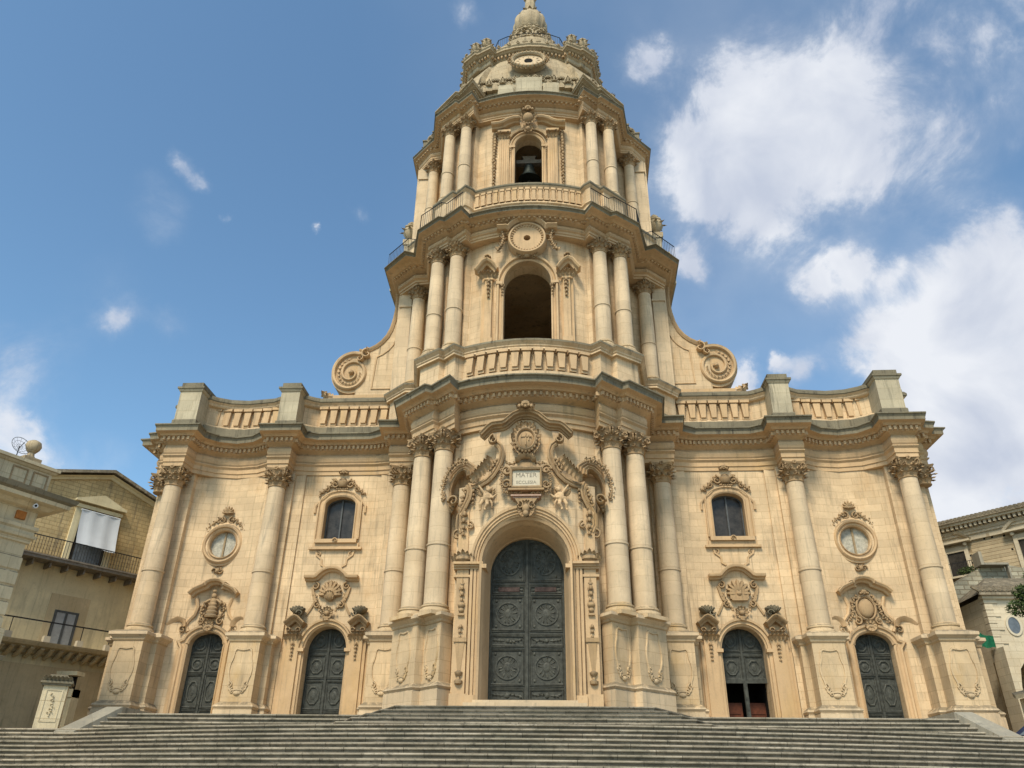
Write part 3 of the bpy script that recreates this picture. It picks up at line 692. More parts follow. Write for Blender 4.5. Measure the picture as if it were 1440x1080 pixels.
# ================= portal
zx = lambda x: (9.78 if False else 0)
pm = MB()
xs = [i*.09 for i in range(-31, 32)]
def arch_top(x, hw=1.78, zs=8.02): return zs+sqrt(max(0, hw*hw-x*x)) if abs(x) < hw else 0
def ptop(x):
    x = abs(x)
    for (a, za), (b, zb) in zip([(0,14.2),(.6,13.95),(1.1,13.5),(1.25,12.4),(1.5,11.6),(2.0,11.3),(2.8,11.3)], [(.6,13.95),(1.1,13.5),(1.25,12.4),(1.5,11.6),(2.0,11.3),(2.8,11.3),(3,11.3)]):
        if a <= x <= b: return za+(zb-za)*(x-a)/(b-a)
    return 11.3
X2 = sorted(set([round(x, 3) for x in xs]+[-1.78, 1.78, -1.77, 1.77]))
for a, b in zip(X2[:-1], X2[1:]):
    mid = (a+b)/2
    za = arch_top(a) if abs(mid) < 1.78 else 2.9; zb = arch_top(b) if abs(mid) < 1.78 else 2.9
    if abs(mid) < 1.78: za = max(za, 8.02); zb = max(zb, 8.02)
    ta, tb = ptop(a), ptop(b); y = lambda x: ys(x)+.12
    pm.add([(a,y(a),za),(b,y(b),zb),(b,y(b),tb),(a,y(a),ta),(a,30.6,ta),(b,30.6,tb),(a,30.6,za),(b,30.6,zb)], [(0,1,2,3),(3,2,5,4),(6,7,1,0)])
for sx in (-1, 1):
    pm.add([(sx*2.79, ys(2.79)+.12, 2.9),(sx*2.79, ys(2.79)+.12, 11.3),(sx*2.79, 30.6, 11.3),(sx*2.79, 30.6, 2.9)], [(0,1,2,3)])
portal = pm.build('portal', 'stone_wall', CH)
# splayed reveal
mb = MB(); steps_ = [(1.78, 8.02, 28.94), (1.70, 8.0, 29.0), (1.68, 7.99, 29.12), (1.62, 7.96, 29.3), (1.60, 7.95, 29.42), (1.49, 7.88, 30.2), (1.47, 7.87, 30.24), (1.46, 7.86, 30.5)]
rows = []
for (r, zs, y) in steps_:
    rows.append([(-r, y, 2.9)]+[(x, y, z) for x, z in arch(r, zs, r, 24)]+[(r, y, 2.9)])
for a, b in zip(rows[:-1], rows[1:]):
    n = len(a)
    mb.add(a+b, [(i, i+n, i+n+1, i+1) for i in range(n-1)])
mb.build('reveal', 'stone_trim', portal, 25)
mb = MB()
AV = [(0,0),(0,.06),(.07,.09),(.09,.14),(.17,.14),(.19,.2),(.27,.2),(.3,.26),(.4,.28),(.42,.1),(.42,0)]
mb.band(arch(1.76, 8.05, 1.76, 30), AV, .12, yf=ys)
mb.build('archivolt', 'stone_trim', portal, 30)
for sx in (-1, 1):
    mb = MB(); mb.T = Matrix.Identity(4) if sx > 0 else MIR
    F0 = lambda x: ys(x)
    def pil(x0, x1, z0, z1, o):
        y = ys((x0+x1)/2)+.12-o
        mb.box(x0, x1, y, 30.4, z0, z1)
    pil(1.80, 1.88, 3.2, 7.8, .05); pil(1.92, 2.02, 3.2, 7.8, .1); pil(2.06, 2.16, 3.2, 7.8, .16); pil(2.22, 2.68, 3.2, 7.8, .25); 
    pil(1.76, 2.2, 2.9, 3.25, .26); pil(2.14, 2.76, 2.9, 3.3, .36)
    # impost
    for z, o in ((7.8, .1), (7.88, .18), (7.96, .28)): pil(1.66, 2.2, z, z+.09, o)
    for z, o in ((7.5, .3), (7.8, .34), (7.88, .42), (7.96, .52)): pil(2.16, 2.8, z, z+.09, o)
    mb.box(1.52, 1.72, 29.0, 30.4, 7.8, 7.95)
    # strip above the impost
    pil(2.3, 2.7, 8.1, 10.3, .15)
    mb.build('jamb_pilaster', 'stone_trim', portal)
for sx in (-1, 1):
    mb = MB(); mb.T = Matrix.Identity(4) if sx > 0 else MIR
    yy = ys(2.45)-.13
    for k in range(3): mb.leaf((2.45, yy, 7.45-k*.35), pi, .34, .2, .4)
    mb.drop(2.45, 7.2, 6.3, .26, yy)
    mb.blob((2.45, yy-.04, 6.45), (.15, .12, .12)); mb.blob((2.45, yy-.04, 6.25), (.11, .1, .1)); mb.box(2.33, 2.57, yy-.1, yy+.05, 6.05, 6.13)
    mb.prism([(2.27, 5.15), (2.63, 5.15), (2.5, 4.0), (2.45, 3.95), (2.4, 4.0)], yy-.02, yy+.05); mb.box(2.2, 2.7, yy-.06, yy+.05, 5.1, 5.25)
    mb.drop(2.45, 5.75, 5.2, .2, yy)
    mb.lathe([(.03,0),(.14,.05),(.16,.14),(.06,.2),(.05,.3),(.13,.36),(.15,.44),(.05,.5)], 12, (2.45, yy-.02), z0=3.6)
    # leaf vase on the impost
    for k in range(7):
        mb.leaf((2.45+(k-3)*.07, ys(2.4)-.25+abs(k-3)*.03, 8.1), (k-3)*.33, .55-.05*abs(k-3), .24, .5)
    mb.blob((2.45, ys(2.4)-.25, 8.2), (.3, .2, .16))
    mb.drop(2.5, 10.2, 9.1, .3, ys(2.5)-.06)
    mb.scroll((2.75, 9.25), .2, 1.2, -1, pi/2, .45, .14, ys(2.75)+.0, 20); mb.scroll((2.25, 9.55), .16, 1.2, 1, pi/2, .45, .14, ys(2.25), 20)
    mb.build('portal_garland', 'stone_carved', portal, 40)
# pediment over the portal
mb = MB()
half = [(-1.87,13.36),(-1.72,13.5),(-1.55,13.66),(-1.4,13.74),(-1.2,13.74),(-1.0,13.74),(-.85,13.8),(-.7,13.93),(-.5,14.1),(-.25,14.2),(0,14.22)]
ped = half+[(-x, z) for x, z in half[::-1][1:]]
PP = [(-.16,0),(-.16,.12),(-.1,.14),(-.09,.24),(-.02,.26),(0,.44),(.07,.46),(.1,.52),(.13,.52),(.13,.0)]
mb.band(ped, PP, .15, yf=ys)
mb.build('broken_pediment', 'stone_carved', portal, 30)
FR = [(-.12,0),(-.12,.16),(-.05,.2),(.0,.14),(.05,.2),(.12,.16),(.12,0)]
for sx in (-1, 1):
    mb = MB(); mb.T = Matrix.Identity(4) if sx > 0 else MIR
    # curling curtain frame
    mb.scroll((1.36, 13.12), .2, 1.4, -1, pi/2, .5, .3, 0, 26, yf=ys)
    c1 = [(1.25,13.0),(1.08,12.85),(1.0,12.6),(1.0,12.35),(1.08,12.1),(1.2,11.85),(1.36,11.6),(1.6,11.38),(1.9,11.24),(2.2,11.2),(2.42,11.3)]
    mb.band(c1, FR, .12, yf=ys)
    mb.foliage([(1.15,12.3),(1.3,12.05),(1.5,11.8)], .3, -.02, yf=ys)
    for k in range(6):
        mb.leaf((1.3+k*.16, ys(1.5)-.1, 12.0-k*.14), .75-.1*k, .66-.03*k, .3, .6)
    # big ribbed outer scroll
    q = [(2.32,11.75),(2.36,12.0),(2.55,12.16),(2.8,12.12),(3.05,11.92),(3.22,11.6),(3.3,11.25),(3.28,10.9),(3.15,10.65),(2.95,10.55)]
    mb.band(q[::-1], [(-.3,0),(-.3,.3),(-.22,.36),(-.16,.3),(-.1,.4),(-.04,.33),(.04,.46),(.1,.4),(.16,.5),(.2,.2),(.2,0)], .4, yf=ys)
    mb.foliage([(2.4,12.15),(2.8,12.32),(3.2,12.05),(3.42,11.6),(3.5,11.15),(3.4,10.75)], .24, -.35, yf=ys, dens=1.3)
    mb.scroll((2.98, 10.62), .22, 1.3, 1, 0, .5, .3, -.2, 24, yf=ys)
    mb.foliage([(2.45,11.2),(2.5,10.9),(2.62,10.6),(2.6,10.3)], .3, -.05, yf=ys)
    mb.band([(2.4,11.3),(2.3,11.0),(2.35,10.7),(2.5,10.4),(2.72,10.0),(2.74,9.6),(2.6,9.3)], FR, .05, yf=ys)
    mb.drop(2.15, 11.1, 10.4, .2, .0, yf=ys)
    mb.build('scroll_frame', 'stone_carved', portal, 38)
def crown_shell(mb, x, z, y, r):
    for k in range(9):
        a = -1.3+2.6*k/8; mb.leaf((x+r*.3*sin(a), y, z-r*.2), a, r*1.0, r*.5, .55)
    for k in range(5): mb.blob((x+(k-2)*r*.3, y-r*.35, z-r*.1+r*.1*(k % 2)), r*.2, n=6)
    mb.blob((x, y-r*.2, z+.2*r), (r*.5, r*.45, r*.35))
mb = MB(); y0 = ys(0)-.45; crown_shell(mb, 0, 14.4, y0, .42); mb.build('shell_ornament', 'stone_carved', portal, 40)
# heraldic medallion
mb = MB(); y0 = ys(0)+.0
for k in range(28):
    a = 2*pi*k/28; rx, rz = .46+.05*(k % 2), .62+.07*(k % 3)
    mb.leaf((rx*.85*cos(a), y0-.05, 13.03+rz*.85*sin(a)), pi/2-a+rnd.uniform(-.4, .4), .34, .2, .6)
for k in range(20):
    a = 2*pi*k/20; mb.blob((.43*cos(a), y0-.14, 13.03+.53*sin(a)), (.07, .08, .07), n=6)
mb.band([(.38*cos(-2*pi*i/32), 13.03+.46*sin(-2*pi*i/32)) for i in range(32)], [(-.05,0),(-.05,.2),(.0,.26),(.06,.2),(.06,0)], y0, closed=True)
mb.blob((0, y0-.06, 13.03), (.38, .17, .46), n=20)
mb.box(-.02, .02, y0-.26, y0-.1, 12.75, 13.3); mb.box(-.2, .24, y0-.26, y0-.1, 13.1, 13.14); mb.box(.1, .14, y0-.26, y0-.1, 12.95, 13.2)
for k in range(5): mb.leaf(((k-2)*.1, y0-.1, 13.6), (k-2)*.35, .3, .16, .5)
for s_ in (-1, 1): mb.scroll((s_*.2, 12.4), .15, 1.3, s_, pi/2, .5, .14, y0, 18)
mb.build('coat_of_arms', 'stone_carved', portal, 40)
# inscription tablet
mb = MB(); y0 = ys(0)-.1
mb.band([(-.56,10.96),(-.56,11.7),(.6,11.7),(.6,10.96),(-.56,10.96)], [(-.02,0),(-.02,.12),(.04,.16),(.09,.1),(.09,0)], y0)
mb.band([(-.42,12.08),(-.3,12.08),(-.22,12.2),(0,12.24),(.22,12.2),(.3,12.08),(.42,12.08)], [(-.07,0),(-.07,.15),(0,.25),(.06,.3),(.06,0)], y0)
mb.box(-.34, .38, y0-.06, y0+.1, 11.78, 12.0); mb.box(-.7, .74, y0-.2, y0+.2, 10.78, 10.86)
for s_ in (-1, 1):
    mb.scroll((s_*.8+.02, 11.72), .22, 1.4, s_, 0, .45, .16, y0+.1, 26); mb.scroll((s_*.8+.02, 11.1), .2, 1.4, -s_, 0, .45, .16, y0+.1, 26)
    mb.foliage([(s_*.95, 11.9), (s_*.98, 11.5), (s_*.98, 11.1), (s_*.85, 10.75), (s_*.5, 10.72), (s_*.2, 10.7)], .2, y0+.02)
    mb.foliage([(s_*.3, 12.05), (s_*.6, 11.95), (s_*.8, 12.0)], .18, y0)
tab = mb.build('inscription_tablet', 'stone_carved', portal, 38)
mb = MB(); mb.box(-.53, .57, y0-.03, y0+.1, 10.97, 11.66); mb.build('marble_panel', 'marble_white', tab)
mb = MB(); mb.box(-.58, .62, y0-.26, y0+.2, 10.5, 10.56); mb.box(-.5, .54, y0-.18, y0+.2, 10.44, 10.5); mb.build('red_marble_ledge', 'marble_pink', tab)
def text(s, x, z, y, size, name, parent, mat):
    cu = bpy.data.curves.new(name, 'FONT'); cu.body = s; cu.size = size; cu.align_x = 'CENTER'; cu.extrude = .003
    t = bpy.data.objects.new(name, cu); C.objects.link(t); bpy.context.view_layer.update()
    me = bpy.data.meshes.new_from_object(t.evaluated_get(bpy.context.evaluated_depsgraph_get())); bpy.data.objects.remove(t)
    me.materials.clear(); me.materials.append(M[mat])
    me.transform(Matrix.Translation((x, y, z)) @ Matrix.Rotation(pi/2, 4, 'X')); return link(name, me, parent)
text('MATER', .02, 11.37, y0-.034, .27, 'lettering', tab, 'letter_grey'); text('ECCLESIA', .02, 11.09, y0-.034, .19, 'lettering', tab, 'letter_grey')
# tapering bracket and leafy keystone
mb = MB(); y0 = ys(0)-.25
mb.prism([(-.42,10.42),(.46,10.42),(.25,10.1),(.02,10.0),(-.22,10.1)], y0-.05, y0+.4)
for k in range(16):
    a = 2*pi*k/16; mb.leaf((.02+.18*cos(a), y0-.08, 9.95+.18*sin(a)), pi/2-a+.3*rnd.uniform(-1, 1), .28, .2, .6)
mb.blob((.02, y0-.12, 9.98), (.16, .16, .2)); mb.blob((.02, y0-.2, 9.75), (.12, .12, .14))
for s_ in (-1, 1): mb.scroll((.02+s_*.25, 10.12), .16, 1.3, s_, pi/2, .5, .2, y0, 18)
mb.build('keystone', 'stone_carved', portal, 40)
# ---- cherubs: one smooth body each
def cherub(cx, cz, flip, y0):
    mb = MB(); mb.T = Tloc(cx, y0, cz) @ (MIR if flip else Matrix.Identity(4)) @ Matrix.Rotation(.28, 4, 'Y')
    B = mb.blob
    B((0, 0, .42), (.125, .12, .13), n=12); B((0, -.1, .40), (.03, .04, .03)); B((0.05, -.1, .44), (.03, .02, .02)); B((-.05, -.1, .44), (.03, .02, .02)); B((0, -.1, .35), (.05, .03, .03))
    for k in range(14): B((.12*cos(k*1.7)*.9, .02+.03*sin(k), .46+.09*abs(sin(k*2.1))), .045, n=6)
    B((0, 0, .3), (.06, .06, .07)); B((0, 0, .15), (.15, .12, .17), n=12); B((0, -.03, .0), (.14, .13, .13), n=12)
    def limb(ps, rs):
        for (a, ra), (b, rb) in zip(zip(ps[:-1], rs[:-1]), zip(ps[1:], rs[1:])):
            for t in range(6):
                u = t/5; B(tuple(a[i]+(b[i]-a[i])*u for i in range(3)), ra+(rb-ra)*u, n=8)
    limb([(.12,0,.22),(.27,-.06,.12),(.36,-.1,.25)], [.065,.055,.04]); limb([(-.12,0,.22),(-.26,-.05,.32),(-.38,-.08,.42)], [.065,.055,.04])
    for k in range(4): limb([(.36,-.1,.25),(.38+.02*k,-.13+.015*k,.31-.015*k)], [.02,.013])
    for k in range(4): limb([(-.38,-.08,.42),(-.42-.01*k,-.1+.02*k,.48-.02*k)], [.02,.013])
    limb([(.07,-.02,-.05),(.16,-.16,-.22),(.1,-.08,-.42),(.14,-.14,-.46)], [.09,.075,.05,.035]); limb([(-.07,-.02,-.05),(-.12,-.08,-.28),(-.06,-.02,-.48),(-.08,-.09,-.53)], [.09,.075,.05,.035])
    limb([(-.15,-.05,-.02),(0,-.12,.04),(.16,-.06,.08)], [.05,.06,.05]); limb([(.15,-.02,.05),(.3,.0,-.1),(.36,.02,-.28)], [.05,.05,.02])
    o = mb.build('cherub', 'stone_carved', portal, 60)
    md = o.modifiers.new('r', 'REMESH'); md.mode = 'VOXEL'; md.voxel_size = .022; md.use_smooth_shade = True
    bpy.context.view_layer.update()
    me = bpy.data.meshes.new_from_object(o.evaluated_get(bpy.context.evaluated_depsgraph_get())); o.modifiers.clear(); me.materials.clear(); me.materials.append(M['stone_trim']); me.polygons.foreach_set('use_smooth', [True]*len(me.polygons)); o.data = me
    mb = MB(); mb.T = Tloc(cx, y0, cz) @ (MIR if flip else Matrix.Identity(4))
    for s_ in (-1, 1):
        for k in range(4): mb.leaf((s_*.08, .06, .2), s_*(.9+.25*k), .42-.05*k, .16, .2)
    mb.build('wings', 'stone_carved', o, 40)
cherub(-1.62, 10.55, False, ys(1.6)-.12); cherub(1.42, 10.52, True, ys(1.4)-.12)
mb = MB(); mb.box(-2.15, 2.15, 28.35, 30.5, 2.74, 2.93); mb.box(-1.85, 1.85, 28.6, 30.6, 2.92, 3.04); mb.build('door_sill', 'stone_pale', portal)
# ================= doors
def door(cx, hw, z0, zs, rise, y, rows, motif='oval', open_low=False, name='door', split=.0):
    """two leaves; rows = [(z0,z1,kind)]"""
    root = None
    poly = [(-hw, z0), (hw, z0)]+arch(hw, zs, rise, 20)[::-1]
    mb = MB(); mb.T = Matrix.Translation((cx, 0, 0))
    lim = open_low
    if lim: poly = [(-hw, lim), (hw, lim)]+arch(hw, zs, rise, 20)[::-1]
    mb.prism(poly, y, y+.08)
    mb.box(-.045, .045, y-.07, y, z0, zs+rise-.03)
    if lim: mb.box(-.08, .08, y-.05, y+.1, z0, lim); mb.box(-hw, hw, y-.06, y+.05, lim-.1, lim+.08)
    d = mb.build(name, 'door_bronze', CH)
    for sx in (-1, 1):
        lf = MB(); lf.T = Matrix.Translation((cx, 0, 0)) @ (Matrix.Identity(4) if sx > 0 else MIR)
        pn = MB(); pn.T = lf.T
        g = .06*hw
        for (a, b, kind) in rows:
            if lim and a < lim: continue
            x0, x1 = .09*hw, hw-.07*hw
            def lx(z):     # arch limit at height z
                if z <= zs: return x1
                t = min(1, (z-zs)/rise); return min(x1, hw*sqrt(max(0, 1-t*t))-.06*hw)
            # frame outline clipped by the arch
            ring = [(x0, a), (lx(a), a)]
            nz_ = 8
            for k in range(1, nz_): ring.append((lx(a+(b-a)*k/nz_), a+(b-a)*k/nz_))
            bt = b
            while lx(bt) < x0+.08 and bt > a: bt -= .02
            ring = [p for p in ring if p[1] < bt-.01]+[(lx(bt), bt), (x0, bt)]
            lf.band(ring[::-1], [(-.05,0),(-.05,.035),(-.015,.05),(.0,.02),(.012,.035),(.03,.035),(.04,0)], y, closed=True)
            cxp, czp = (x0+lx((a+bt)/2))/2, (a+bt)/2; w_, h_ = (lx((a+bt)/2)-x0)/2*.72, (bt-a)/2*.72
            if kind == 'big':
                pn.band([(cxp+w_*cos(-2*pi*i/24), czp+h_*.92*sin(-2*pi*i/24)) for i in range(24)], [(-.03,0),(-.03,.035),(.03,.035),(.03,0)], y, closed=True)
                pn.blob((cxp, y, czp), (w_*.32, .022, h_*.4), n=10)
                for k in range(12):
                    t = 2*pi*k/12; pn.leaf((cxp+w_*.4*cos(t), y-.005, czp+h_*.45*sin(t)), pi/2-t+rnd.uniform(-.4,.4), h_*.42, h_*.2, .2)
                for ux in (-1, 1):
                    for uz in (-1, 1): pn.blob((cxp+ux*w_*1.05, y, czp+uz*h_*1.05), (w_*.16, .04, w_*.16), n=6)
            elif kind == 'oct':
                pn.band([(cxp+w_*.95*cos(-pi/8-pi/4*i), czp+h_*.9*sin(-pi/8-pi/4*i)) for i in range(8)], [(-.04,0),(-.035,.04),(.0,.05),(.03,.03),(.03,0)], y, closed=True)
                pn.blob((cxp, y, czp), (w_*.42, .025, h_*.45), n=10)
            elif kind == 'low':
                for k in range(7): pn.leaf((cxp+(k-3)*w_*.3, y-.01, czp), (pi/2 if k > 3 else -pi/2)+rnd.uniform(-.4, .4), w_*.45, h_*.9, .3)
                pn.blob((cxp, y, czp), (w_*.22, .05, h_*.6), n=8)
        lf.build('door_leaf', 'door_bronze', d, 30)
        pn.build('relief_panel', 'door_relief', d, 40)
    return d
md_ = door(0, 1.46, 3.05, 7.86, 1.46, 30.4, [(3.14,3.62,'low'),(3.74,5.02,'big'),(5.14,5.55,'low'),(5.72,7.0,'big'),(7.12,7.45,'low'),(7.62,9.15,'big')])
for sx in (-1, 1):
    mb = MB(); mb.box(sx*.72-.42, sx*.72+.42, 30.33, 30.40, 7.2, 7.37); mb.build('reddish_panel', 'door_reddish', md_)
for sx in (-1, 1):
    op = 4.55 if sx > 0 else False
    d = door(sx*9.1, .93, 2.56, 5.72, .98, 35.22, [(2.62,3.2,'low'),(3.3,4.45,'oct'),(4.6,5.55,'oct'),(5.75,6.6,'oct')], open_low=op)
    if sx > 0: d['label'] = 'door standing open on a dark interior with red brown inner leaves'
    door(sx*14.62, .8, 2.56, 5.95, .52, 35.22, [(2.62,3.25,'low'),(3.35,4.7,'oct'),(4.8,5.5,'oct'),(5.62,6.35,'oct')])
for x in (8.17, 9.2):
    mb = MB(); mb.box(x, x+.84, 35.9, 36.0, 2.4, 3.75); mb.box(x+.1, x+.74, 35.87, 35.9, 2.7, 3.2); mb.box(x+.1, x+.74, 35.87, 35.9, 3.3, 3.65); mb.build('inner_door', 'wood_red', CH)
mb = MB(); mb.box(8.0, 10.3, 37.4, 37.5, 2, 6.8); mb.box(8.19, 8.2, 35.5, 37.4, 2, 6.8); mb.box(9.99, 10.02, 35.5, 37.4, 2, 6.8); mb.box(8.19, 10.0, 35.5, 37.5, 6.6, 6.7); mb.build('dark_vestibule', 'dark_inside', CH)  # near-black linings paint the unlit interior behind the open door
# ---- side door surrounds
JB = [(0,0),(0,.10),(.07,.16),(.1,.12),(.2,.12),(.23,.2),(.3,.22),(.34,.16),(.34,0)]
for sx in (-1, 1):
    MT = Matrix.Identity(4) if sx > 0 else MIR
    # inner door: pilasters with capitals and curved blocks, arch, shell cartouche
    cx, hw, zs, ri = DOORS[0]; y = 34.7
    mb = MB(); mb.T = MT @ Matrix.Translation((cx, 0, 0))
    mb.band([(-hw, 2.4)]+arch(hw, zs, ri, 22)+[(hw, 2.4)], [(0,0),(0,.08),(.06,.12),(.08,.18),(.2,.18),(.22,.26),(.3,.28),(.31,0)], y)
    for s2 in (-1, 1):
        mb.box(s2*1.42-.27, s2*1.42+.27, y-.28, y+.1, 2.4, 6.1); mb.box(s2*1.5-.34, s2*1.5+.34, y-.2, y+.1, 2.4, 6.4)
        mb.box(s2*1.42-.33, s2*1.42+.33, y-.36, y+.1, 2.4, 2.95); mb.box(s2*1.42-.3, s2*1.42+.3, y-.33, y, 2.95, 3.1)
        mb.box(s2*1.05-.14, s2*1.05+.14, y-.3, y, 5.6, 5.74)
        mb.box(s2*1.9-.12, s2*1.9+.12, y-.1, y, 2.4, 5.6)
    su = mb.build('door_surround', 'stone_trim', CH, 30)
    for s2 in (-1, 1):
        mb = MB(); mb.T = MT @ Matrix.Translation((cx, 0, 0))
        for k in range(5): mb.leaf((s2*1.45+(k-2)*.13, y-.3, 6.08), (k-2)*.2, .42, .24, .6, .2)
        for k in range(3): mb.leaf((s2*1.45+(k-1)*.16, y-.32, 6.3), (k-1)*.2, .35, .22, .7, .3)
        mb.scroll((s2*1.45-.24, 6.5), .11, 1.2, 1, 0, .5, .2, y-.3, 14); mb.scroll((s2*1.45+.24, 6.5), .11, 1.2, -1, pi, .5, .2, y-.3, 14)
        mb.drop(s2*1.42, 6.0, 5.2, .2, y-.28)
        # curved entablature block
        mb.band([(s2*1.45-.4,6.72),(s2*1.45-.25,6.85),(s2*1.45-.1,6.98),(s2*1.45,7.02),(s2*1.45+.1,6.98),(s2*1.45+.25,6.85),(s2*1.45+.4,6.72)], [(-.14,0),(-.14,.3),(-.05,.36),(0,.5),(.08,.56),(.12,.56),(.12,0)], y)
        mb.build('pilaster_capital', 'stone_carved', su, 35)
    for s2 in (-1, 1):
        mb = MB(); mb.T = MT @ Matrix.Translation((cx, 0, 0))
        for k in range(6):
            a = -.9+.36*k; mb.blob((s2*1.42+.3*sin(a)*.8, y-.28, 7.26+.12*cos(a)), (.075, .3, .2), rot=a, n=8)
        mb.scroll((s2*1.42-s2*.18, 7.2), .14, 1.2, s2, 0, .5, .3, y-.3, 16)
        mb.build('volute_block', 'stone_weathered', su, 40)
    # cartouche above
    mb = MB(); mb.T = MT @ Matrix.Translation((cx+.08, 0, 0))
    hood = [(-1.24,8.82),(-.8,8.82),(-.68,8.86),(-.58,8.98)]+[(.58*-cos(pi*(.2+.6*i/8)), 8.83+.42*sin(pi*(.2+.6*i/8))) for i in range(9)]+[(.58,8.98),(.68,8.86),(.8,8.82),(1.24,8.82)]
    mb.band(hood, [(-.1,0),(-.1,.15),(-.03,.2),(.0,.36),(.08,.4),(.12,.4),(.12,0)], y)
    mb.build('hood_moulding', 'stone_trim', su, 30)
    mb = MB(); mb.T = MT @ Matrix.Translation((cx+.08, 0, 0))
    mb.shell((0, 8.1), .62, 9, .0, pi, .16, y-.03)
    if sx > 0:
        mb.box(-.4, .4, y-.2, y, 7.85, 8.15); mb.box(-.34, .34, y-.24, y-.1, 7.78, 7.86)
        for k in range(6): mb.blob((-.35+k*.14, y-.16, 8.18), (.06, .07, .07), n=6)
    else:
        for k in range(11): mb.blob((.42*cos(pi*k/10), y-.14, 8.2+.48*sin(pi*k/10)), .06, n=6)
        mb.blob((0, y-.1, 8.15), (.3, .2, .35), n=10)
        for k in range(8): mb.leaf((0, y-.2, 8.0), -1.6+k*.45, .35, .2, .5)
    for s2 in (-1, 1):
        mb.scroll((s2*.72, 8.5), .17, 1.5, s2, pi/2, .5, .14, y-.03, 22); mb.scroll((s2*.55, 7.65), .15, 1.4, -s2, pi/2, .5, .12, y-.03, 22)
        mb.band([(s2*.86,8.45),(s2*.78,8.1),(s2*.66,7.8)], [(-.06,0),(-.06,.1),(.06,.1),(.06,0)], y)
        mb.foliage([(s2*.75,8.2),(s2*.6,7.8),(s2*.4,7.5)], .2, y-.04)
        mb.band([(s2*.7,7.75),(s2*.85,7.45),(s2*1.0,7.2)], [(-.04,0),(-.04,.07),(.04,.07),(.04,0)], y)
    for k in range(12): mb.leaf((.12*cos(k*.52), y-.22, 7.25+.12*sin(k*.52)), pi/2-k*.52, .26, .18, .6)
    mb.blob((0, y-.26, 7.25), (.13, .12, .13)); mb.leaf((0, y-.3, 7.1), pi, .3, .22, .5)
    for k in range(6): mb.blob(((k-2.5)*.15, y-.2, 7.42-.02*abs(k-2.5)), .06, n=6)
    mb.build('shell_cartouche', 'stone_carved', su, 40)
    # outer door: ogee head with hood and cartouche
    cx, hw, zs, ri = DOORS[1]; y = 34.86
    mb = MB(); mb.T = MT @ Matrix.Translation((cx, 0, 0))
    mb.band([(-hw,2.4),(-hw,zs-.15),(-hw-.02,zs+.0)]+arch(hw*.96, zs, ri, 18)+[(hw+.02,zs),(hw,zs-.15),(hw,2.4)], JB, y)
    mb.band([(-1.24,2.4),(-1.24,5.7)], [(-.06,0),(-.06,.08),(.1,.08),(.1,0)], y); mb.band([(1.24,5.7),(1.24,2.4)], [(-.06,0),(-.06,.08),(.1,.08),(.1,0)], y)
    su = mb.build('door_surround', 'stone_trim', CH, 30)
    mb = MB(); mb.T = MT @ Matrix.Translation((cx, 0, 0))
    for s2 in (-1, 1):
        c = [(s2*1.9,6.75),(s2*1.7,6.95),(s2*1.45,7.05),(s2*1.25,7.0),(s2*1.12,6.85),(s2*1.1,6.7)]
        mb.band(c if s2 < 0 else c[::-1], [(-.1,0),(-.1,.15),(0,.25),(.08,.3),(.08,0)], y)
        c = [(s2*.85,8.0),(s2*.72,7.6),(s2*.8,7.25),(s2*1.05,6.95),(s2*1.1,6.75),(s2*.95,6.5)]
        mb.band(c if s2 < 0 else c[::-1], [(-.07,0),(-.07,.1),(0,.16),(.07,.1),(.07,0)], y)
    hood = [(-1.1,8.1),(-.9,8.3),(-.65,8.42),(-.45,8.5)]+[(-.42*cos(pi*i/6), 8.5+.22*sin(pi*i/6)) for i in range(7)]+[(.45,8.5),(.65,8.42),(.9,8.3),(1.1,8.1)]
    mb.band(hood, [(-.12,0),(-.12,.2),(-.03,.26),(.0,.42),(.08,.48),(.12,.48),(.12,0)], y)
    mb.build('hood_moulding', 'stone_trim', su, 30)
    mb = MB(); mb.T = MT @ Matrix.Translation((cx, 0, 0))
    if sx < 0:
        for k in range(5):
            w_ = .28-.03*k; mb.lathe([(w_, 0), (w_*1.1, .08), (w_*.8, .18)], 12, (0, y-.1), z0=7.1+k*.17)
        mb.blob((0, y-.16, 8.08), (.13, .13, .15)); mb.blob((0, y-.2, 8.28), (.1, .08, .08))
        for s2 in (-1, 1): mb.tube([(s2*.15, y-.12, 7.9), (s2*.4, y-.2, 7.75), (s2*.3, y-.25, 7.55)], [.08, .07, .05]); mb.foliage([(s2*.3, 7.9), (s2*.55, 7.5), (s2*.35, 7.0)], .26, y-.04)
    else:
        mb.blob((0, y-.06, 7.5), (.33, .16, .42), n=14); mb.band([(.4*cos(-2*pi*i/24), 7.5+.5*sin(-2*pi*i/24)) for i in range(24)], [(-.05,0),(-.05,.1),(0,.15),(.05,.1),(.05,0)], y, closed=True)
        crown_shell(mb, 0, 8.15, y-.12, .26)
        for s2 in (-1, 1): mb.foliage([(s2*.3, 8.1), (s2*.55, 7.7), (s2*.62, 7.2), (s2*.9, 6.9)], .24, y-.04)
    for k in range(10): mb.leaf((.1*cos(k*.63), y-.2, 6.75+.1*sin(k*.63)), pi/2-k*.63, .26, .18, .6)
    for s2 in (-1, 1): mb.scroll((s2*.45, 6.95), .17, 1.4, s2, pi/2, .5, .14, y-.03, 22); mb.foliage([(s2*1.2, 6.8), (s2*1.15, 6.45)], .26, y-.06); mb.scroll((s2*1.2, 6.6), .15, 1.3, -s2, pi/2, .5, .14, y-.05, 18)
    mb.build('carved_cartouche', 'stone_carved', su, 40)
    # inner window
    cx = 9.22; y = 34.7
    mb = MB(); mb.T = MT @ Matrix.Translation((cx, 0, 0))
    op_ = [(-.74,10.7)]+arch(.74, 12.4, .42, 14)+[(.74,10.7)]
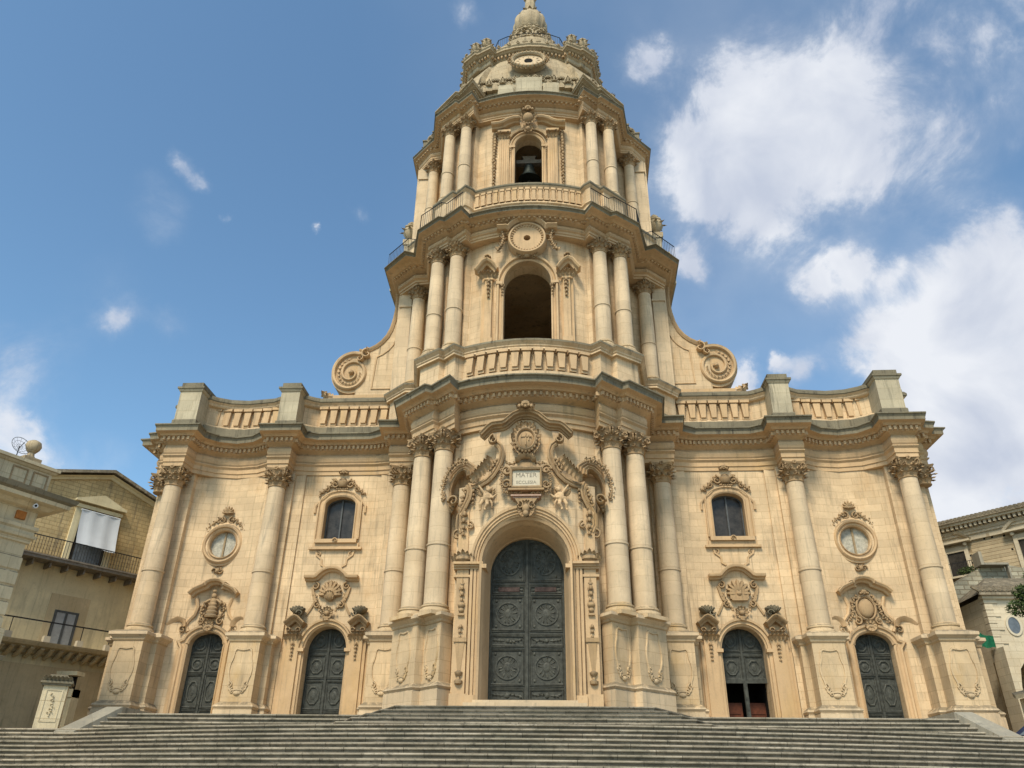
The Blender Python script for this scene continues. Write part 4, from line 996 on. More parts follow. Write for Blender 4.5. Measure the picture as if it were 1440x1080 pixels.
    mb.band(op_, [(0,-.4),(0,.06),(.06,.1),(.1,.05),(.24,.05),(.28,.12),(.33,.12),(.33,0)], y)
    mb.band([(-1.22,12.0),(-1.22,12.35),(-1.05,12.55),(-.8,12.75)]+[(-.6+.6*i/4, 12.95+.16*sin(pi/2*i/4)) for i in range(5)]+[(.15*i, 13.11-.16*(1-cos(pi/2*i/4))) for i in range(1, 5)]+[(.8,12.75),(1.05,12.55),(1.22,12.35),(1.22,12.0)], [(-.05,0),(-.05,.06),(0,.1),(.05,.1),(.05,0)], y)
    mb.box(-1.0, 1.0, y-.22, y, 10.5, 10.68); mb.box(-1.25, 1.25, y-.16, y, 10.2, 10.3); mb.box(-1.1, 1.1, y-.1, y, 10.3, 10.5)
    mb.band([(-.9,10.15),(-.85,9.95),(-.72,9.85),(-.6,9.75),(-.58,9.5),(-.4,9.4)], [(-.04,0),(-.04,.06),(.04,.06),(.04,0)], y); mb.band([(.4,9.4),(.58,9.5),(.6,9.75),(.72,9.85),(.85,9.95),(.9,10.15)], [(-.04,0),(-.04,.06),(.04,.06),(.04,0)], y)
    for s2 in (-1, 1): mb.scroll((s2*.78, 10.0), .13, 1.3, s2, pi/2, .45, .08, y, 16)
    mb.scroll((0, 10.6), .12, 1.2, 1, 0, .5, .12, y-.2, 14)
    wf = mb.build('window', 'stone_trim', CH, 30)
    mb = MB(); mb.T = MT @ Matrix.Translation((cx, 0, 0))
    crown_shell(mb, 0, 14.05, y-.08, .26); crown_shell(mb, 0, 13.65, y-.08, .2)
    mb.lathe([(.2,0),(.28,.1),(.3,.25),(.2,.35)], 12, (0, y-.02), z0=13.3)
    for s2 in (-1, 1):
        mb.scroll((s2*.38, 13.45), .2, 1.5, s2, pi/2, .5, .14, y-.02, 24); mb.foliage([(s2*.35,13.75),(s2*.6,13.4),(s2*.85,13.15),(s2*1.1,12.95)], .24, y-.06)
        mb.scroll((s2*.75, 13.2), .13, 1.4, s2, pi/2, .5, .12, y-.03, 20)
    mb.foliage([(-.3,13.2),(.3,13.2)], .2, y-.08)
    mb.build('window_crest', 'stone_carved', wf, 40)
    mb = MB(); mb.T = MT @ Matrix.Translation((cx, 0, 0))
    mb.prism([(-.74,10.7),(.74,10.7)]+arch(.74, 12.4, .42, 14)[::-1], 35.08, 35.12); mb.build('pane', 'glass_dark', wf)
    mb = MB(); mb.T = MT @ Matrix.Translation((cx, 0, 0))
    mb.box(-.035, .035, 35.0, 35.08, 10.7, 12.8); mb.band([(-.72,10.72)]+arch(.72, 12.4, .4, 14)+[(.72,10.72)], [(-.05,0),(-.05,.05),(0,.05),(0,0)], 35.08); mb.box(-.7, .7, 35.02, 35.08, 10.7, 10.77)
    mb.build('window_frame', 'frame_grey', wf)
    # round window
    cx, cz = 14.8, 10.58; y = 34.98
    cir = lambda r, n=36: [(cx+r*cos(-2*pi*i/n), cz+r*sin(-2*pi*i/n)) for i in range(n)]
    mb = MB(); mb.T = MT
    mb.band(cir(.64), [(0,-.25),(0,.1),(.06,.17),(.09,.1),(.16,.1),(.18,.2),(.25,.24),(.3,.2),(.34,.12),(.42,.1),(.42,0)], y, closed=True)
    wf = mb.build('round_window', 'stone_trim', CH, 30)
    mb = MB(); mb.T = MT @ Matrix.Translation((cx, 0, 0))
    mb.shell((0, 12.1), .34, 7, .1, pi-.1, .1, y-.12)
    for s2 in (-1, 1):
        mb.scroll((s2*.24, 11.75), .17, 1.5, s2, pi/2, .5, .14, y-.02, 22); mb.foliage([(s2*.3,11.9),(s2*.55,11.65),(s2*.8,11.45),(s2*.9,11.25)], .24, y-.1)
        mb.scroll((s2*.15, 9.3), .13, 1.3, s2, 0, .5, .1, y-.03, 18)
    mb.foliage([(-.2,9.4),(.2,9.4)], .2, y-.05); mb.blob((0, y-.1, 9.3), (.1, .1, .13))
    mb.build('window_crest', 'stone_carved', wf, 40)
    mb = MB(); mb.T = MT; mb.prism(cir(.69), y+.14, y+.18); mb.build('pane', 'glass_pale', wf)
    mb = MB(); mb.T = MT @ Matrix.Translation((cx, 0, 0)); mb.box(-.04, .04, y+.08, y+.14, cz-.6, cz+.62); mb.build('glazing_bar', 'stone_deep', wf)
# ================= middle storey window, oculus
y2 = lambda x: w2y(x)
mb = MB()
mb.band([(-1.13,18.2)]+arch(1.13, 21.85, 1.13, 26)+[(1.13,18.2)], [(0,-.3),(0,.08),(.07,.12),(.1,.06),(.2,.06),(.24,.18),(.33,.2),(.35,.1),(.35,0)], 0, yf=y2)
for sx in (-1, 1):
    mb.T = Matrix.Identity(4) if sx > 0 else MIR
    yy = y2(1.95)
    mb.box(1.62, 2.2, yy-.15, yy+.4, 18.2, 22.2); mb.box(1.7, 2.04, yy-.3, yy+.3, 18.2, 22.2); mb.box(1.64, 2.1, yy-.36, yy+.3, 18.2, 18.7); mb.box(1.66, 2.08, yy-.36, yy+.3, 22.0, 22.1); mb.box(1.2, 1.5, y2(1.3)-.2, y2(1.3)+.3, 21.7, 21.85)
    c = [(1.5,22.55),(1.62,22.75),(1.8,22.98),(1.98,23.1),(2.15,23.0),(2.3,22.75),(2.48,22.5)]
    mb.band(c, [(-.14,0),(-.14,.25),(-.05,.3),(0,.45),(.08,.52),(.12,.52),(.12,0)], yy)
mb.T = Matrix.Identity(4)
arw = mb.build('arched_window', 'stone_trim', CH, 30)
mb = MB()
for sx in (-1, 1):
    mb.T = Matrix.Identity(4) if sx > 0 else MIR
    yy = y2(1.95)-.2
    for k in range(5): mb.leaf((1.88+(k-2)*.13, yy-.12, 22.1), (k-2)*.25, .5, .28, .6, .2)
    mb.scroll((1.98, 23.25), .17, 1.4, -1, pi, .5, .25, yy-.1, 20); mb.drop(1.86, 22.0, 20.9, .26, yy-.14)
    mb.drop(1.2, 21.7, 21.0, .2, y2(1.2)-.1); mb.scroll((1.18, 21.6), .12, 1.3, 1, 0, .5, .2, y2(1.2), 16)
    mb.foliage([(1.9,23.35),(2.1,23.3)], .2, yy-.15)
mb.T = Matrix.Identity(4)
mb.foliage([(-.42,23.15),(0,23.3),(.42,23.15)], .3, y2(0)-.2); mb.blob((0, y2(0)-.25, 23.2), (.16, .14, .16))
for k in range(7): mb.leaf(((k-3)*.1, y2(0)-.2, 23.15), (k-3)*.35, .35, .2, .5)
mb.build('window_crest', 'stone_carved', arw, 40)
mb = MB(); cz = 24.12; yo = y2(0)-.42
mb.prism([(1.05*cos(2*pi*i/36), cz+1.05*sin(2*pi*i/36)) for i in range(36)], yo+.1, 30.2) if False else None
cir = lambda r, n=40: [(r*cos(-2*pi*i/n), cz+r*sin(-2*pi*i/n)) for i in range(n)]
# ring disc with dark hole
k = 40; a_, b_ = cir(.17), cir(.8)
mb.add([(x, yo, z) for x, z in a_]+[(x, yo, z) for x, z in b_], [(i, (i+1)%k, (i+1)%k+k, i+k) for i in range(k)])
mb.add([(x, yo, z) for x, z in a_]+[(x, yo+.6, z) for x, z in a_], [(i, (i+1)%k, (i+1)%k+k, i+k) for i in range(k)])
mb.band(cir(.8), [(0,-.5),(0,.05),(.03,.1),(.1,.1),(.13,.04),(.16,-.5)], yo, closed=True)
for i in range(32):
    t = 2*pi*i/32; mb.blob((.74*cos(t), yo-.03, cz+.74*sin(t)), (.045, .05, .06), rot=pi/2-t, n=6)
mb.band([(-1.48,24.72),(-1.2,24.72),(-1.05,24.74)]+[(-.98*cos(pi*(.12+.76*i/16)), 24.35+.85*sin(pi*(.12+.76*i/16))) for i in range(17)]+[(1.05,24.74),(1.2,24.72),(1.48,24.72)], [(-.06,-.5),(-.06,.08),(0,.16),(.06,.25),(.1,.25),(.1,-.5)], yo)
oc = mb.build('clock_opening', 'stone_trim', CH, 30)
mb = MB()
for s2 in (-1, 1):
    mb.foliage([(s2*1.25,24.65),(s2*1.15,24.2),(s2*1.25,23.8),(s2*1.45,23.45)], .36, yo+.12, dens=1.3); mb.scroll((s2*1.2, 24.5), .15, 1.3, s2, 0, .5, .2, yo+.3, 18)
mb.build('side_garland', 'stone_carved', oc, 40)
mb = MB(); mb.prism(cir(.2), yo+.5, yo+.52); mb.build('dark_hole', 'dark_inside', oc)
# ================= belfry storey
y3 = lambda x: w3y(x)
Q3 = arcs(29.7, .065, AX[:-1]+[2.8])+[(3.0,29.9),(3.2,29.75),(3.75,30.3),(3.92,30.15),(5.0,31.15),(5.4,33.4),(6.0,33.5),(6.95,34.4),(7.0,40)]
mb = MB(); F = full(Q3)
sweep(mb, F, [(.15,25.5,1),(.15,25.9,1),(.02,26.0,0),(0,26.6,0),(.08,26.66,0),(.08,26.74,0),(0,26.78,0),(0,27.65,0),(.05,27.7,0),(.12,27.78,0),(.16,27.84,1),(.16,27.93,1),(0,28.0,1)]); cap(mb, F, 28.0, True, 1)
sty3 = mb.build('parapet', ['stone_wall', 'stone_weathered'], CH)
mb = MB(); mb.box(-.09, .09, -.1, 0, 0, .85); mb.box(-.12, .12, -.13, 0, .72, .85); mb.box(-.12, .12, -.12, 0, 0, .1); mb.box(.13, .16, -.05, 0, .1, .75)
pil_ = mb.build('parapet_strip', 'stone_trim', sty3, loc=(0, 29.7, 26.8)); pme = pil_.data
for k in range(-8, 9):
    x = k*.325; o = pil_ if k == -8 else link('parapet_strip', pme, sty3)
    o.location = (x, 29.7+.065*x*x, 26.8); o.rotation_euler = (0, 0, math.atan(.13*x)); o['group'] = 'narrow strips on the belfry parapet'
mb = MB()
mb.band([(-.74,28.0)]+arch(.74, 31.65, .74, 22)+[(.74,28.0)], [(0,-.3),(0,.08),(.06,.12),(.09,.06),(.16,.06),(.2,.14),(.24,.14),(.24,0)], 0, yf=y3)
for sx in (-1, 1):
    mb.T = Matrix.Identity(4) if sx > 0 else MIR; yy = y3(1.3)
    mb.box(1.05, 1.6, yy-.16, yy+.3, 27.9, 32.2)
    for q in range(4): mb.box(1.12+q*.12, 1.18+q*.12, yy-.2, yy, 28.2, 32.1)
    mb.box(1.0, 1.65, yy-.24, yy+.2, 27.9, 28.2); mb.box(.72, 1.05, y3(.9)-.16, y3(.9)+.2, 31.5, 31.62); mb.box(.98, 1.7, yy-.28, yy+.2, 32.65, 32.8)
    c = [(.5,33.42),(.8,33.42),(1.1,33.3),(1.35,33.12),(1.6,33.02),(1.85,33.0),(2.05,32.98)]
    mb.band(c, [(-.12,0),(-.12,.25),(-.04,.3),(0,.5),(.08,.56),(.13,.56),(.13,0)], y3(1.2))
    c = [(.0,32.75),(.5,32.7),(.85,32.45),(1.0,32.2)]
    mb.band(c, [(-.05,0),(-.05,.2),(.05,.26),(.05,0)], y3(.5))
mb.T = Matrix.Identity(4)
bw = mb.build('bell_opening', 'stone_trim', CH, 30)
mb = MB()
for sx in (-1, 1):
    mb.T = Matrix.Identity(4) if sx > 0 else MIR; yy = y3(1.3)-.2
    for q in range(4): mb.leaf((1.33+(q-1.5)*.13, yy, 32.2), (q-1.5)*.2, .42, .2, .6, .2)
    mb.scroll((1.1, 32.55), .1, 1.2, 1, 0, .5, .15, yy, 12); mb.scroll((1.56, 32.55), .1, 1.2, -1, pi, .5, .15, yy, 12)
    mb.drop(1.88, 32.85, 28.4, .36, y3(1.9)-.02, 20); mb.foliage([(1.75,28.3),(2.0,28.3)], .26, y3(1.9)-.05)
    mb.drop(.98, 31.5, 30.8, .17, y3(1)-.1)
mb.T = Matrix.Identity(4)
crown_shell(mb, 0, 33.85, y3(0)-.5, .42); mb.blob((0, y3(0)-.4, 33.4), (.3, .25, .35)); 
for k in range(14): mb.leaf((.3*cos(k*.45), y3(0)-.42, 33.4+.35*sin(k*.45)), pi/2-k*.45, .3, .18, .5)
for k in range(10): mb.leaf((.12*cos(k*.63), y3(0)-.32, 32.6+.12*sin(k*.63)), pi/2-k*.63, .28, .2, .6)
mb.blob((0, y3(0)-.35, 32.6), (.13, .13, .15))
mb.build('crest', 'stone_carved', bw, 40)
# raked upper cornice over the paired columns
for sx in (-1, 1):
    U = [((2.7,31.2),(2.5,30.6),35.75),((3.0,30.2),(3.12,29.42),35.78),((3.75,30.9),(3.95,30.07),35.45),((3.9,30.7),(4.12,29.95),35.38),((4.95,31.6),(5.44,31.02),34.98),((5.3,33),(5.75,32.7),34.98)]
    mb = MB(); mb.T = Matrix.Identity(4) if sx > 0 else MIR
    pf = [(0,-1.0),(0,-.42),(.15,-.40),(.2,-.36),(.2,-.24),(.5,-.22),(.6,-.17),(.85,-.15),(.85,-.07),(1,-.02),(1,.03),(0,.08)]
    k = len(pf); vs = []
    for (a_, b_, z) in U:
        for o_, dz in pf: vs.append((a_[0]+(b_[0]-a_[0])*o_, a_[1]+(b_[1]-a_[1])*o_, max(34.6, z+dz)))
    n = len(U); mb.add(vs, [(i*k+j, (i+1)*k+j, (i+1)*k+j+1, i*k+j+1) for i in range(n-1) for j in range(k-1)])
    mb.add([(a_[0], a_[1], z+.08) for a_, b_, z in U]+[(3.6, 33, 35.6)], [(i, i+1, n) for i in range(n-1)])
    mb.build('raked_cornice', ['stone_grey'], CH, 28)
    mb = MB(); mb.T = Matrix.Identity(4) if sx > 0 else MIR
    for (a_, b_, z), (c_, d_, z2) in zip(U[1:-1], U[2:-1]):
        if abs(c_[0]-a_[0]) < .3: continue
        for q in range(int(math.hypot(c_[0]-a_[0], c_[1]-a_[1])/.2)):
            t = (q+.5)*.2/math.hypot(c_[0]-a_[0], c_[1]-a_[1]); x = a_[0]+(c_[0]-a_[0])*t; y = a_[1]+(c_[1]-a_[1])*t; zz = z+(z2-z)*t
            x += (b_[0]-a_[0])*.25; y += (b_[1]-a_[1])*.25; mb.box(x-.05, x+.05, y-.08, y+.1, zz-.35, zz-.25)
    mb.build('dentil_course', 'stone_trim', CH)
# leaf cresting on the projecting cornice corners
for sx in (-1, 1):
    for (x0, y0, x1, y1) in ((3.25,30.0,4.1,30.8), (4.3,30.7,5.2,31.7), (5.6,33.0,6.6,34.2)):
        mb = MB(); A = Vector((x0, y0)); B = Vector((x1, y1)); ln = (B-A).length
        mb.T = (Matrix.Identity(4) if sx > 0 else MIR) @ Matrix.Translation((A.x, A.y, (.62 if x0 < 4 else .25) if x0 < 5 else 0)) @ Matrix.Rotation(atan2(B.y-A.y, B.x-A.x), 4, 'Z')
        mb.prism([(0,34.9),(ln,34.9),(ln,35.2),(0,35.2)], .0, .7)
        for k in range(int(ln/.2)):
            mb.blob((k*.2+.1, .1, 35.25+rnd.uniform(-.05,.12)), (.13, .16, .17), n=6)
            if k % 2 == 0: crown_shell(mb, k*.2+.1, 35.35+rnd.uniform(-.08,.1), -.02, rnd.uniform(.2, .3))
            else: mb.scroll((k*.2+.1, 35.3), rnd.uniform(.12,.18), 1.3, 1 if k % 4 == 1 else -1, rnd.uniform(0,3), .5, .2, -.02, 16)
        mb.scroll((ln/2, 35.5), .26, 1.4, 1, 0, .5, .2, .05, 20)
        mb.build('cresting', 'stone_grey', CH, 40)
bot = [(0,30.75),(.8,30.78),(1.6,30.88),(2.3,31.0),(2.8,31.15),(3.1,30.75),(4.8,32.0),(5.25,33.9),(6.3,34.8),(6.3,40)]
top = [(0,30.95),(.6,30.98),(1.2,31.08),(1.75,31.25),(2.15,31.5),(2.35,31.45),(3.45,32.35),(3.7,33.6),(4.1,34.2),(4.1,37.5)]
mb = MB(); pr = []
for i in range(13):
    t = i/12; pr.append((1-cos(t*pi/2)*1.0 if False else t**2.0, 34.9+4.45*(t if True else 0)))
pr = [(0,34.9),(0,35.3),(-.04,35.32),(-.06,35.5),(0,35.55),(.0,36.1),(.06,36.3)]+[(.06+.94*(t/8)**1.7, 36.3+3.0*(t/8)) for t in range(1, 9)]
sweep_pairs(mb, fullp(list(zip(bot, top))), pr, 1); cap(mb, full(top), 39.3, True)
dome = mb.build('dome', 'stone_grey', CH, 35)
# attic blocks in front
mb = MB()
for a, b, z0, z1 in ((-1.73,-.76,34.9,35.8),(-.74,.8,34.9,36.35),(.82,1.76,34.9,35.85)):
    mb = MB(); mb.prism([(a,z0),(b,z0),(b,z1-.03),((a+b)/2+.2,z1+.03),(a+.05,z1)], 30.0+rnd.uniform(-.03,.03), 30.9); mb.prism([(a+.06,z0),(b-.06,z0),(b-.08,z1-.18),(a+.1,z1-.14)], 29.95, 30.1)
    mb.build('stone_slab', 'stone_pier', CH)

mb = MB()
for k in range(-7, 8):
    x = k*.38+rnd.uniform(-.04, .04); y = 30.55+.04*x*x
    if k % 2: crown_shell(mb, x, 36.95+rnd.uniform(-.05, .05), y, .26)
    else:
        for q in (-1, 1): mb.scroll((x+q*.1, 36.8), .17, 1.3, q, pi/2, .5, .16, y, 16)
        mb.leaf((x, y, 36.85), 0, .36, .24, .6)
    mb.blob((x+.19, y+.05, 36.7), (.14, .12, .12), n=6); mb.box(x-.2, x+.2, y+.02, y+.3, 36.3, 36.75)
for sx in (-1, 1):
    for (x, y, z) in [(3.1,30.6,36.0),(3.6,30.95,36.0),(4.1,31.3,36.0),(4.6,31.7,36.0),(5.0,32.6,35.9)]:
        crown_shell(mb, sx*x, z+.25, y-.1, rnd.uniform(.38, .5)); mb.blob((sx*x, y, z), (.32, .3, .4), n=8)
        mb.scroll((sx*x+.2, z-.05), .22, 1.3, sx, 0, .5, .2, y-.15, 16)
mb.build('acanthus_cresting', 'stone_grey', dome, 40)
# clock on the dome
mb = MB(); mb.T = Tloc(0, 30.68, 38.42) @ Matrix.Rotation(-.12, 4, 'X')
ell = lambda rx, rz, n=40: [(rx*cos(-2*pi*i/n), rz*sin(-2*pi*i/n)) for i in range(n)]
mb.prism(ell(1.02, .72), -.12, .2)
mb.band(ell(.85, .58), [(0,0),(0,.12),(.07,.2),(.15,.22),(.22,.15),(.25,0)], -.12, closed=True)
ck = mb.build('clock', 'stone_grey', CH, 30)
mb.v, mb.f, mb.m = [], [], []
for i in range(26):
    a = 2*pi*i/26; mb.leaf((1.02*cos(a), -.2, .75*sin(a)), pi/2-a+.4, .3, .2, .5); mb.blob((1.0*cos(a), -.3, .73*sin(a)), .07, n=6)
for s2 in (-1, 1): mb.foliage([(s2*1.1, .25), (s2*1.22, 0), (s2*1.1, -.25)], .28, -.2)
mb.build('leaf_ring', 'stone_carved', ck, 40)
mb.v, mb.f, mb.m = [], [], []; mb.prism(ell(.83, .56), -.15, -.1)
for i in range(12):
    a = 2*pi*i/12; mb.blob((.62*cos(a), -.16, .42*sin(a)), (.03, .03, .09), rot=pi/2-a, n=6)
mb.build('dial', 'stone_pale', ck)
mb.v, mb.f, mb.m = [], [], []; mb.prism([(.25*cos(2*pi*i/14), .22*sin(2*pi*i/14)) for i in range(14) if sin(2*pi*i/14) > -.8], -.17, -.1); mb.build('dark_hole', 'dark_inside', ck)
# dome cornice with blocks
DC = [((0,31.25),(0,30.6)),((.8,31.3),(.8,30.66)),((1.5,31.42),(1.5,30.82)),((2.15,31.65),(2.05,31.05)),((2.35,31.3),(2.3,30.65)),((3.0,31.75),(3.15,31.05)),((3.15,31.7),(3.3,31.0)),((3.75,32.3),(4.05,31.6)),((3.95,33.6),(4.35,33.4)),((4.15,34.2),(4.6,34.0)),((4.15,37.5),(4.6,37.5))]
F = fullp(DC); mb = MB()
sweep_pairs(mb, F, [(o_, z_+.28) for o_, z_ in [(0,38.9),(.1,39.0),(.1,39.2),(.2,39.24),(.3,39.3),(.32,39.5),(.6,39.55),(.75,39.62),(.9,39.64),(.9,39.76),(1,39.84),(1,39.92),(.4,40.0),(0,40.02)]], 1); cap(mb, lerp_path(F, 0), 40.3, True); cap(mb, lerp_path(F, .02), 39.19, False)
dcor = mb.build('dome_cornice', 'stone_grey', CH, 28)
mb = MB(); dentils(mb, lerp_path(F, .32), 39.6, 39.78, .1, .1, .14); mb.build('dentil_course', 'stone_trim', dcor)
mb = MB(); p_ = lerp_path(F, .9)
for i in range(len(p_)-1):
    a, b = Vector(p_[i]), Vector(p_[i+1]); n = int((b-a).length/.36)
    if abs(b.x-a.x) < .2: continue
    for k in range(n): 
        c = a+(b-a)*((k+.5)/n); (crown_shell(mb, c.x, 40.28, c.y, rnd.uniform(.15, .21)) if k % 2 else mb.scroll((c.x, 40.26), .13, 1.2, 1, rnd.uniform(0, 3), .5, .14, c.y, 14)); mb.blob((c.x+.1, c.y+.05, 40.2), .1, n=6)
mb.build('cresting', 'stone_grey', dcor, 40)
# urns
def urn_mb(s=1):
    mb = MB(); mb.box(-.26*s, .26*s, -.26*s, .26*s, 0, .22*s)
    mb.lathe([(.12,.22),(.18,.26),(.1,.34),(.2,.45),(.3,.62),(.32,.78),(.26,.9),(.3,.94),(.3,.99),(.16,1.04),(.2,1.12),(.12,1.25),(.03,1.34)], 16, lob=.06, nl=8) if s == 1 else mb.lathe([(a*s, b*s) for a, b in [(.12,.22),(.18,.26),(.1,.34),(.2,.45),(.3,.62),(.32,.78),(.26,.9),(.3,.94),(.3,.99),(.16,1.04),(.2,1.12),(.12,1.25),(.03,1.34)]], 16, lob=.06, nl=8)
    for k in range(8):
        mb.T = Matrix.Rotation(k*pi/4, 4, 'Z'); mb.leaf((0, -.2*s, .5*s), 0, .45*s, .2*s, .5, .25)
    mb.T = Matrix.Identity(4); return mb
um = None
for (x, y, z, s) in [(2.62,31.3,40.28,1),(3.3,31.6,40.28,1),(3.95,32.3,40.2,.8),(4.2,33.6,40.2,.7),(4.9,32.2,35.2,.8),(6.5,34.6,34.95,.9)]:
    for sx in (-1, 1):
        if um is None: o = urn_mb().build('urn', 'stone_grey', CH, 40, loc=(0,0,0)); um = o.data
        else: o = link('urn', um, CH, (0,0,0))
        o.location = (sx*x, y, z); o.scale = (s, s, s); o['group'] = 'stone urns on the tower cornices'
mb = MB()
for sx in (-1, 1):
    for (x, y) in ((5.5, 33.2), (6.2, 33.9)): mb.box(sx*x-.35, sx*x+.35, y-.3, y+.8, 34.9, 35.35); mb.box(sx*x-.4, sx*x+.4, y-.35, y+.8, 35.35, 35.45)
mb.build('attic_block', 'stone_weathered', CH)
# spire
mb = MB()
mb.lathe([(2.4,39.9),(2.4,41.0),(1.9,41.3),(1.5,42.1),(1.3,42.6),(1.25,43.2),(1.4,43.3),(1.4,43.45),(1.0,43.7),(.8,43.9),(.85,44.0)], 24, (0, 33.2))
sp_ = mb.build('spire', 'stone_grey', CH, 30)
mb = MB(); mb.lathe([(.75,43.95),(.98,44.25),(1.08,44.7),(1.08,45.2),(.95,45.65),(.7,46.0),(.4,46.2),(.3,46.3)], 48, (0, 33.2), lob=.05, nl=12)
mb.build('gadrooned_bulb', 'stone_grey', sp_, 60)
mb = MB()
for k in range(16):
    mb.T = Tloc(0, 33.2, 0, k*pi/8); crown_shell(mb, 0, 43.45, -1.32, .24); mb.scroll((.2, 43.0), .18, 1.3, 1 if k % 2 else -1, 0, .5, .2, -1.32, 14)
    mb.scroll((0, 42.3), .3, 1.4, 1 if k % 2 else -1, pi/2, .5, .25, -1.5, 18); crown_shell(mb, .3, 42.2, -1.5, .22); mb.blob((.15, -1.75, 41.6), (.2, .2, .2), n=6)
mb.T = Matrix.Identity(4)
mb.build('leaf_collar', 'stone_grey', sp_, 40)
mb = MB()
for k in range(10):
    mb.T = Tloc(0, 33.2, 0, k*pi/5); mb.leaf((0, -.45, 46.1), 0, .45, .3, .6, .4); mb.blob((0, -.5, 46.15), .12, n=6)
mb.T = Matrix.Identity(4)
mb.build('leaf_collar', 'stone_grey', sp_, 40)
mb = MB(); mb.lathe([(.3,46.2),(.36,46.4),(.28,46.6),(.34,47.2),(.3,47.8),(.42,47.9),(.42,48.1),(.25,48.3),(.3,48.8),(.1,49.3),(.06,50.5)], 16, (0, 33.2), lob=.08, nl=8); mb.build('finial', 'stone_grey', sp_, 40)
# stepped blocks and urns behind the belfry on the side cornices
for sx in (-1, 1):
    for (x0, x1, y0, z1) in ((6.9,7.6,35.6,29.0),(7.3,8.0,35.9,28.0),(7.0,7.7,34.6,26.9),(7.55,8.1,35.2,27.0)):
        mb = MB(); a_, b_ = sorted((sx*x0, sx*x1)); mb.box(a_, b_, y0, 38, 25.4, z1); mb.box(a_-.06, b_+.06, y0-.06, 38, z1, z1+.14); mb.build('attic_block', 'stone_pier', CH)
    o = link('urn', um, CH, (sx*7.35, 36.0, 29.14)); o.scale = (1.45, 1.45, 1.45); o['group'] = 'stone urns on the tower cornices'
# ---- iron railings
def railing(path, z0, h, sp=.13, name='iron_railing', rail=.025):
    mb = MB()
    for i in range(len(path)-1):
        a, b = Vector(path[i]), Vector(path[i+1]); ln = (b-a).length; n = max(1, int(ln/sp))
        for k in range(n+1):
            c = a+(b-a)*(k/n); mb.box(c.x-.009, c.x+.009, c.y-.009, c.y+.009, z0, z0+h)
    mb.tube([(x, y, z0+h) for x, y in path], rail, 5); mb.tube([(x, y, z0+.08) for x, y in path], rail*.8, 5)
    return mb.build(name, 'iron', CH)
f2 = lerp_path(P2, .8)
for sx in (-1, 1):
    railing([(sx*x, y) for x, y in f2[7:-1]], 25.52, 1.05, .14)
railing([(x, y) for x, y in full([(a[0]*.9, a[1]) for a in lerp_path(DC, .5)[:4]]+[(2.3,32.2)])], 40.3, 1.15, .13)
# building body behind the front
mb = MB(); mb.box(-18.4, 18.4, 46, 62, 2, 15.7); mb.box(-9.5, 9.5, 36.3, 60, 15.7, 18.2); pass
mb.build('nave_block', 'stone_wall', CH)
# ================= bell
BZ = 30.3
bell = thing('church_bell', 'dark bronze bell hanging in the arched belfry opening of the church tower', 'bell', (0, 31.9, 28.5)); 
mb = MB(); mb.lathe([(.0,1.12),(.12,1.1),(.25,1.02),(.3,.85),(.34,.55),(.42,.3),(.52,.1),(.58,0),(.53,.0),(.4,.15),(.3,.5),(.2,.95)], 32, (0, 31.9), z0=BZ); mb.lathe([(.59,.02),(.60,.05),(.57,.08)], 32, (0, 31.9), z0=BZ); mb.build('bell_body', 'bell_bronze', bell, 40)
mb = MB(); mb.box(-.72, .72, 31.75, 32.05, BZ+1.15, BZ+1.4); mb.prism([(-.42,BZ+1.4),(.42,BZ+1.4),(.3,BZ+1.52),(.42,BZ+1.72),(-.42,BZ+1.72),(-.3,BZ+1.52)], 31.78, 32.02); mb.build('headstock', 'wood_grey', bell)
mb = MB(); mb.tube([(0,31.9,BZ+1),(0,31.9,BZ-.05)], .04); mb.blob((0,31.9,BZ-.08), .1); mb.build('clapper', 'iron', bell)
# ================================================================== STEPS AND GROUND
R = .15
def stair_front(i, X):          # i = 0 is the top step of the wide flight
    return 24.5-.385*i+.0133*min(abs(X), 15.2)**2
def strip(mb, f, z, yb, xs, seed, h=R, nose=.035):
    rr = random.Random(seed); vs = []
    for X in xs:
        y = f(X); w1 = rr.uniform(-.006, .006); w2 = rr.uniform(-.006, .006)
        for dy, dz in ((nose+.02, -h-.01), (nose, -.062), (w1-.004, -.055), (-.012+w1, -.03), (w1, -.006+w2), (.03, w2*.3), (.1, 0)):
            vs.append((X, y+dy, z+dz))
        vs.append((X, yb(X), z))
    k = 8; n = len(xs)
    mb.add(vs, [(i*k+j, (i+1)*k+j, (i+1)*k+j+1, i*k+j+1) for i in range(n-1) for j in range(k-1)])
mb = MB(); XS = [-26+.4*i for i in range(131)]
for i in range(0, 24):
    zt = 1.95-R*i
    if i == 0: strip(mb, lambda X: stair_front(0, X), zt, lambda X: 40, XS, i)
    else: strip(mb, lambda X, i=i: stair_front(i, X), zt, lambda X, i=i: stair_front(i-1, X)+.08, XS, i)
st = mb.build('wide_steps', 'step_stone', None, 35); st['kind'] = 'structure'
# flight in front of the side doors
mb = MB()
for k in range(4):
    zt = 2.55-R*k; y = 28.75-.22*k
    xs = [-14.6-.25*k+(29.2+.5*k)*i/60 for i in range(61)]
    strip(mb, lambda X, y=y: y+.0*X, zt, lambda X, k=k: 35.3 if k == 0 else 28.75-.22*(k-1)+.08, xs, 50+k)
st = mb.build('upper_steps', 'step_stone', None, 35); st['kind'] = 'structure'
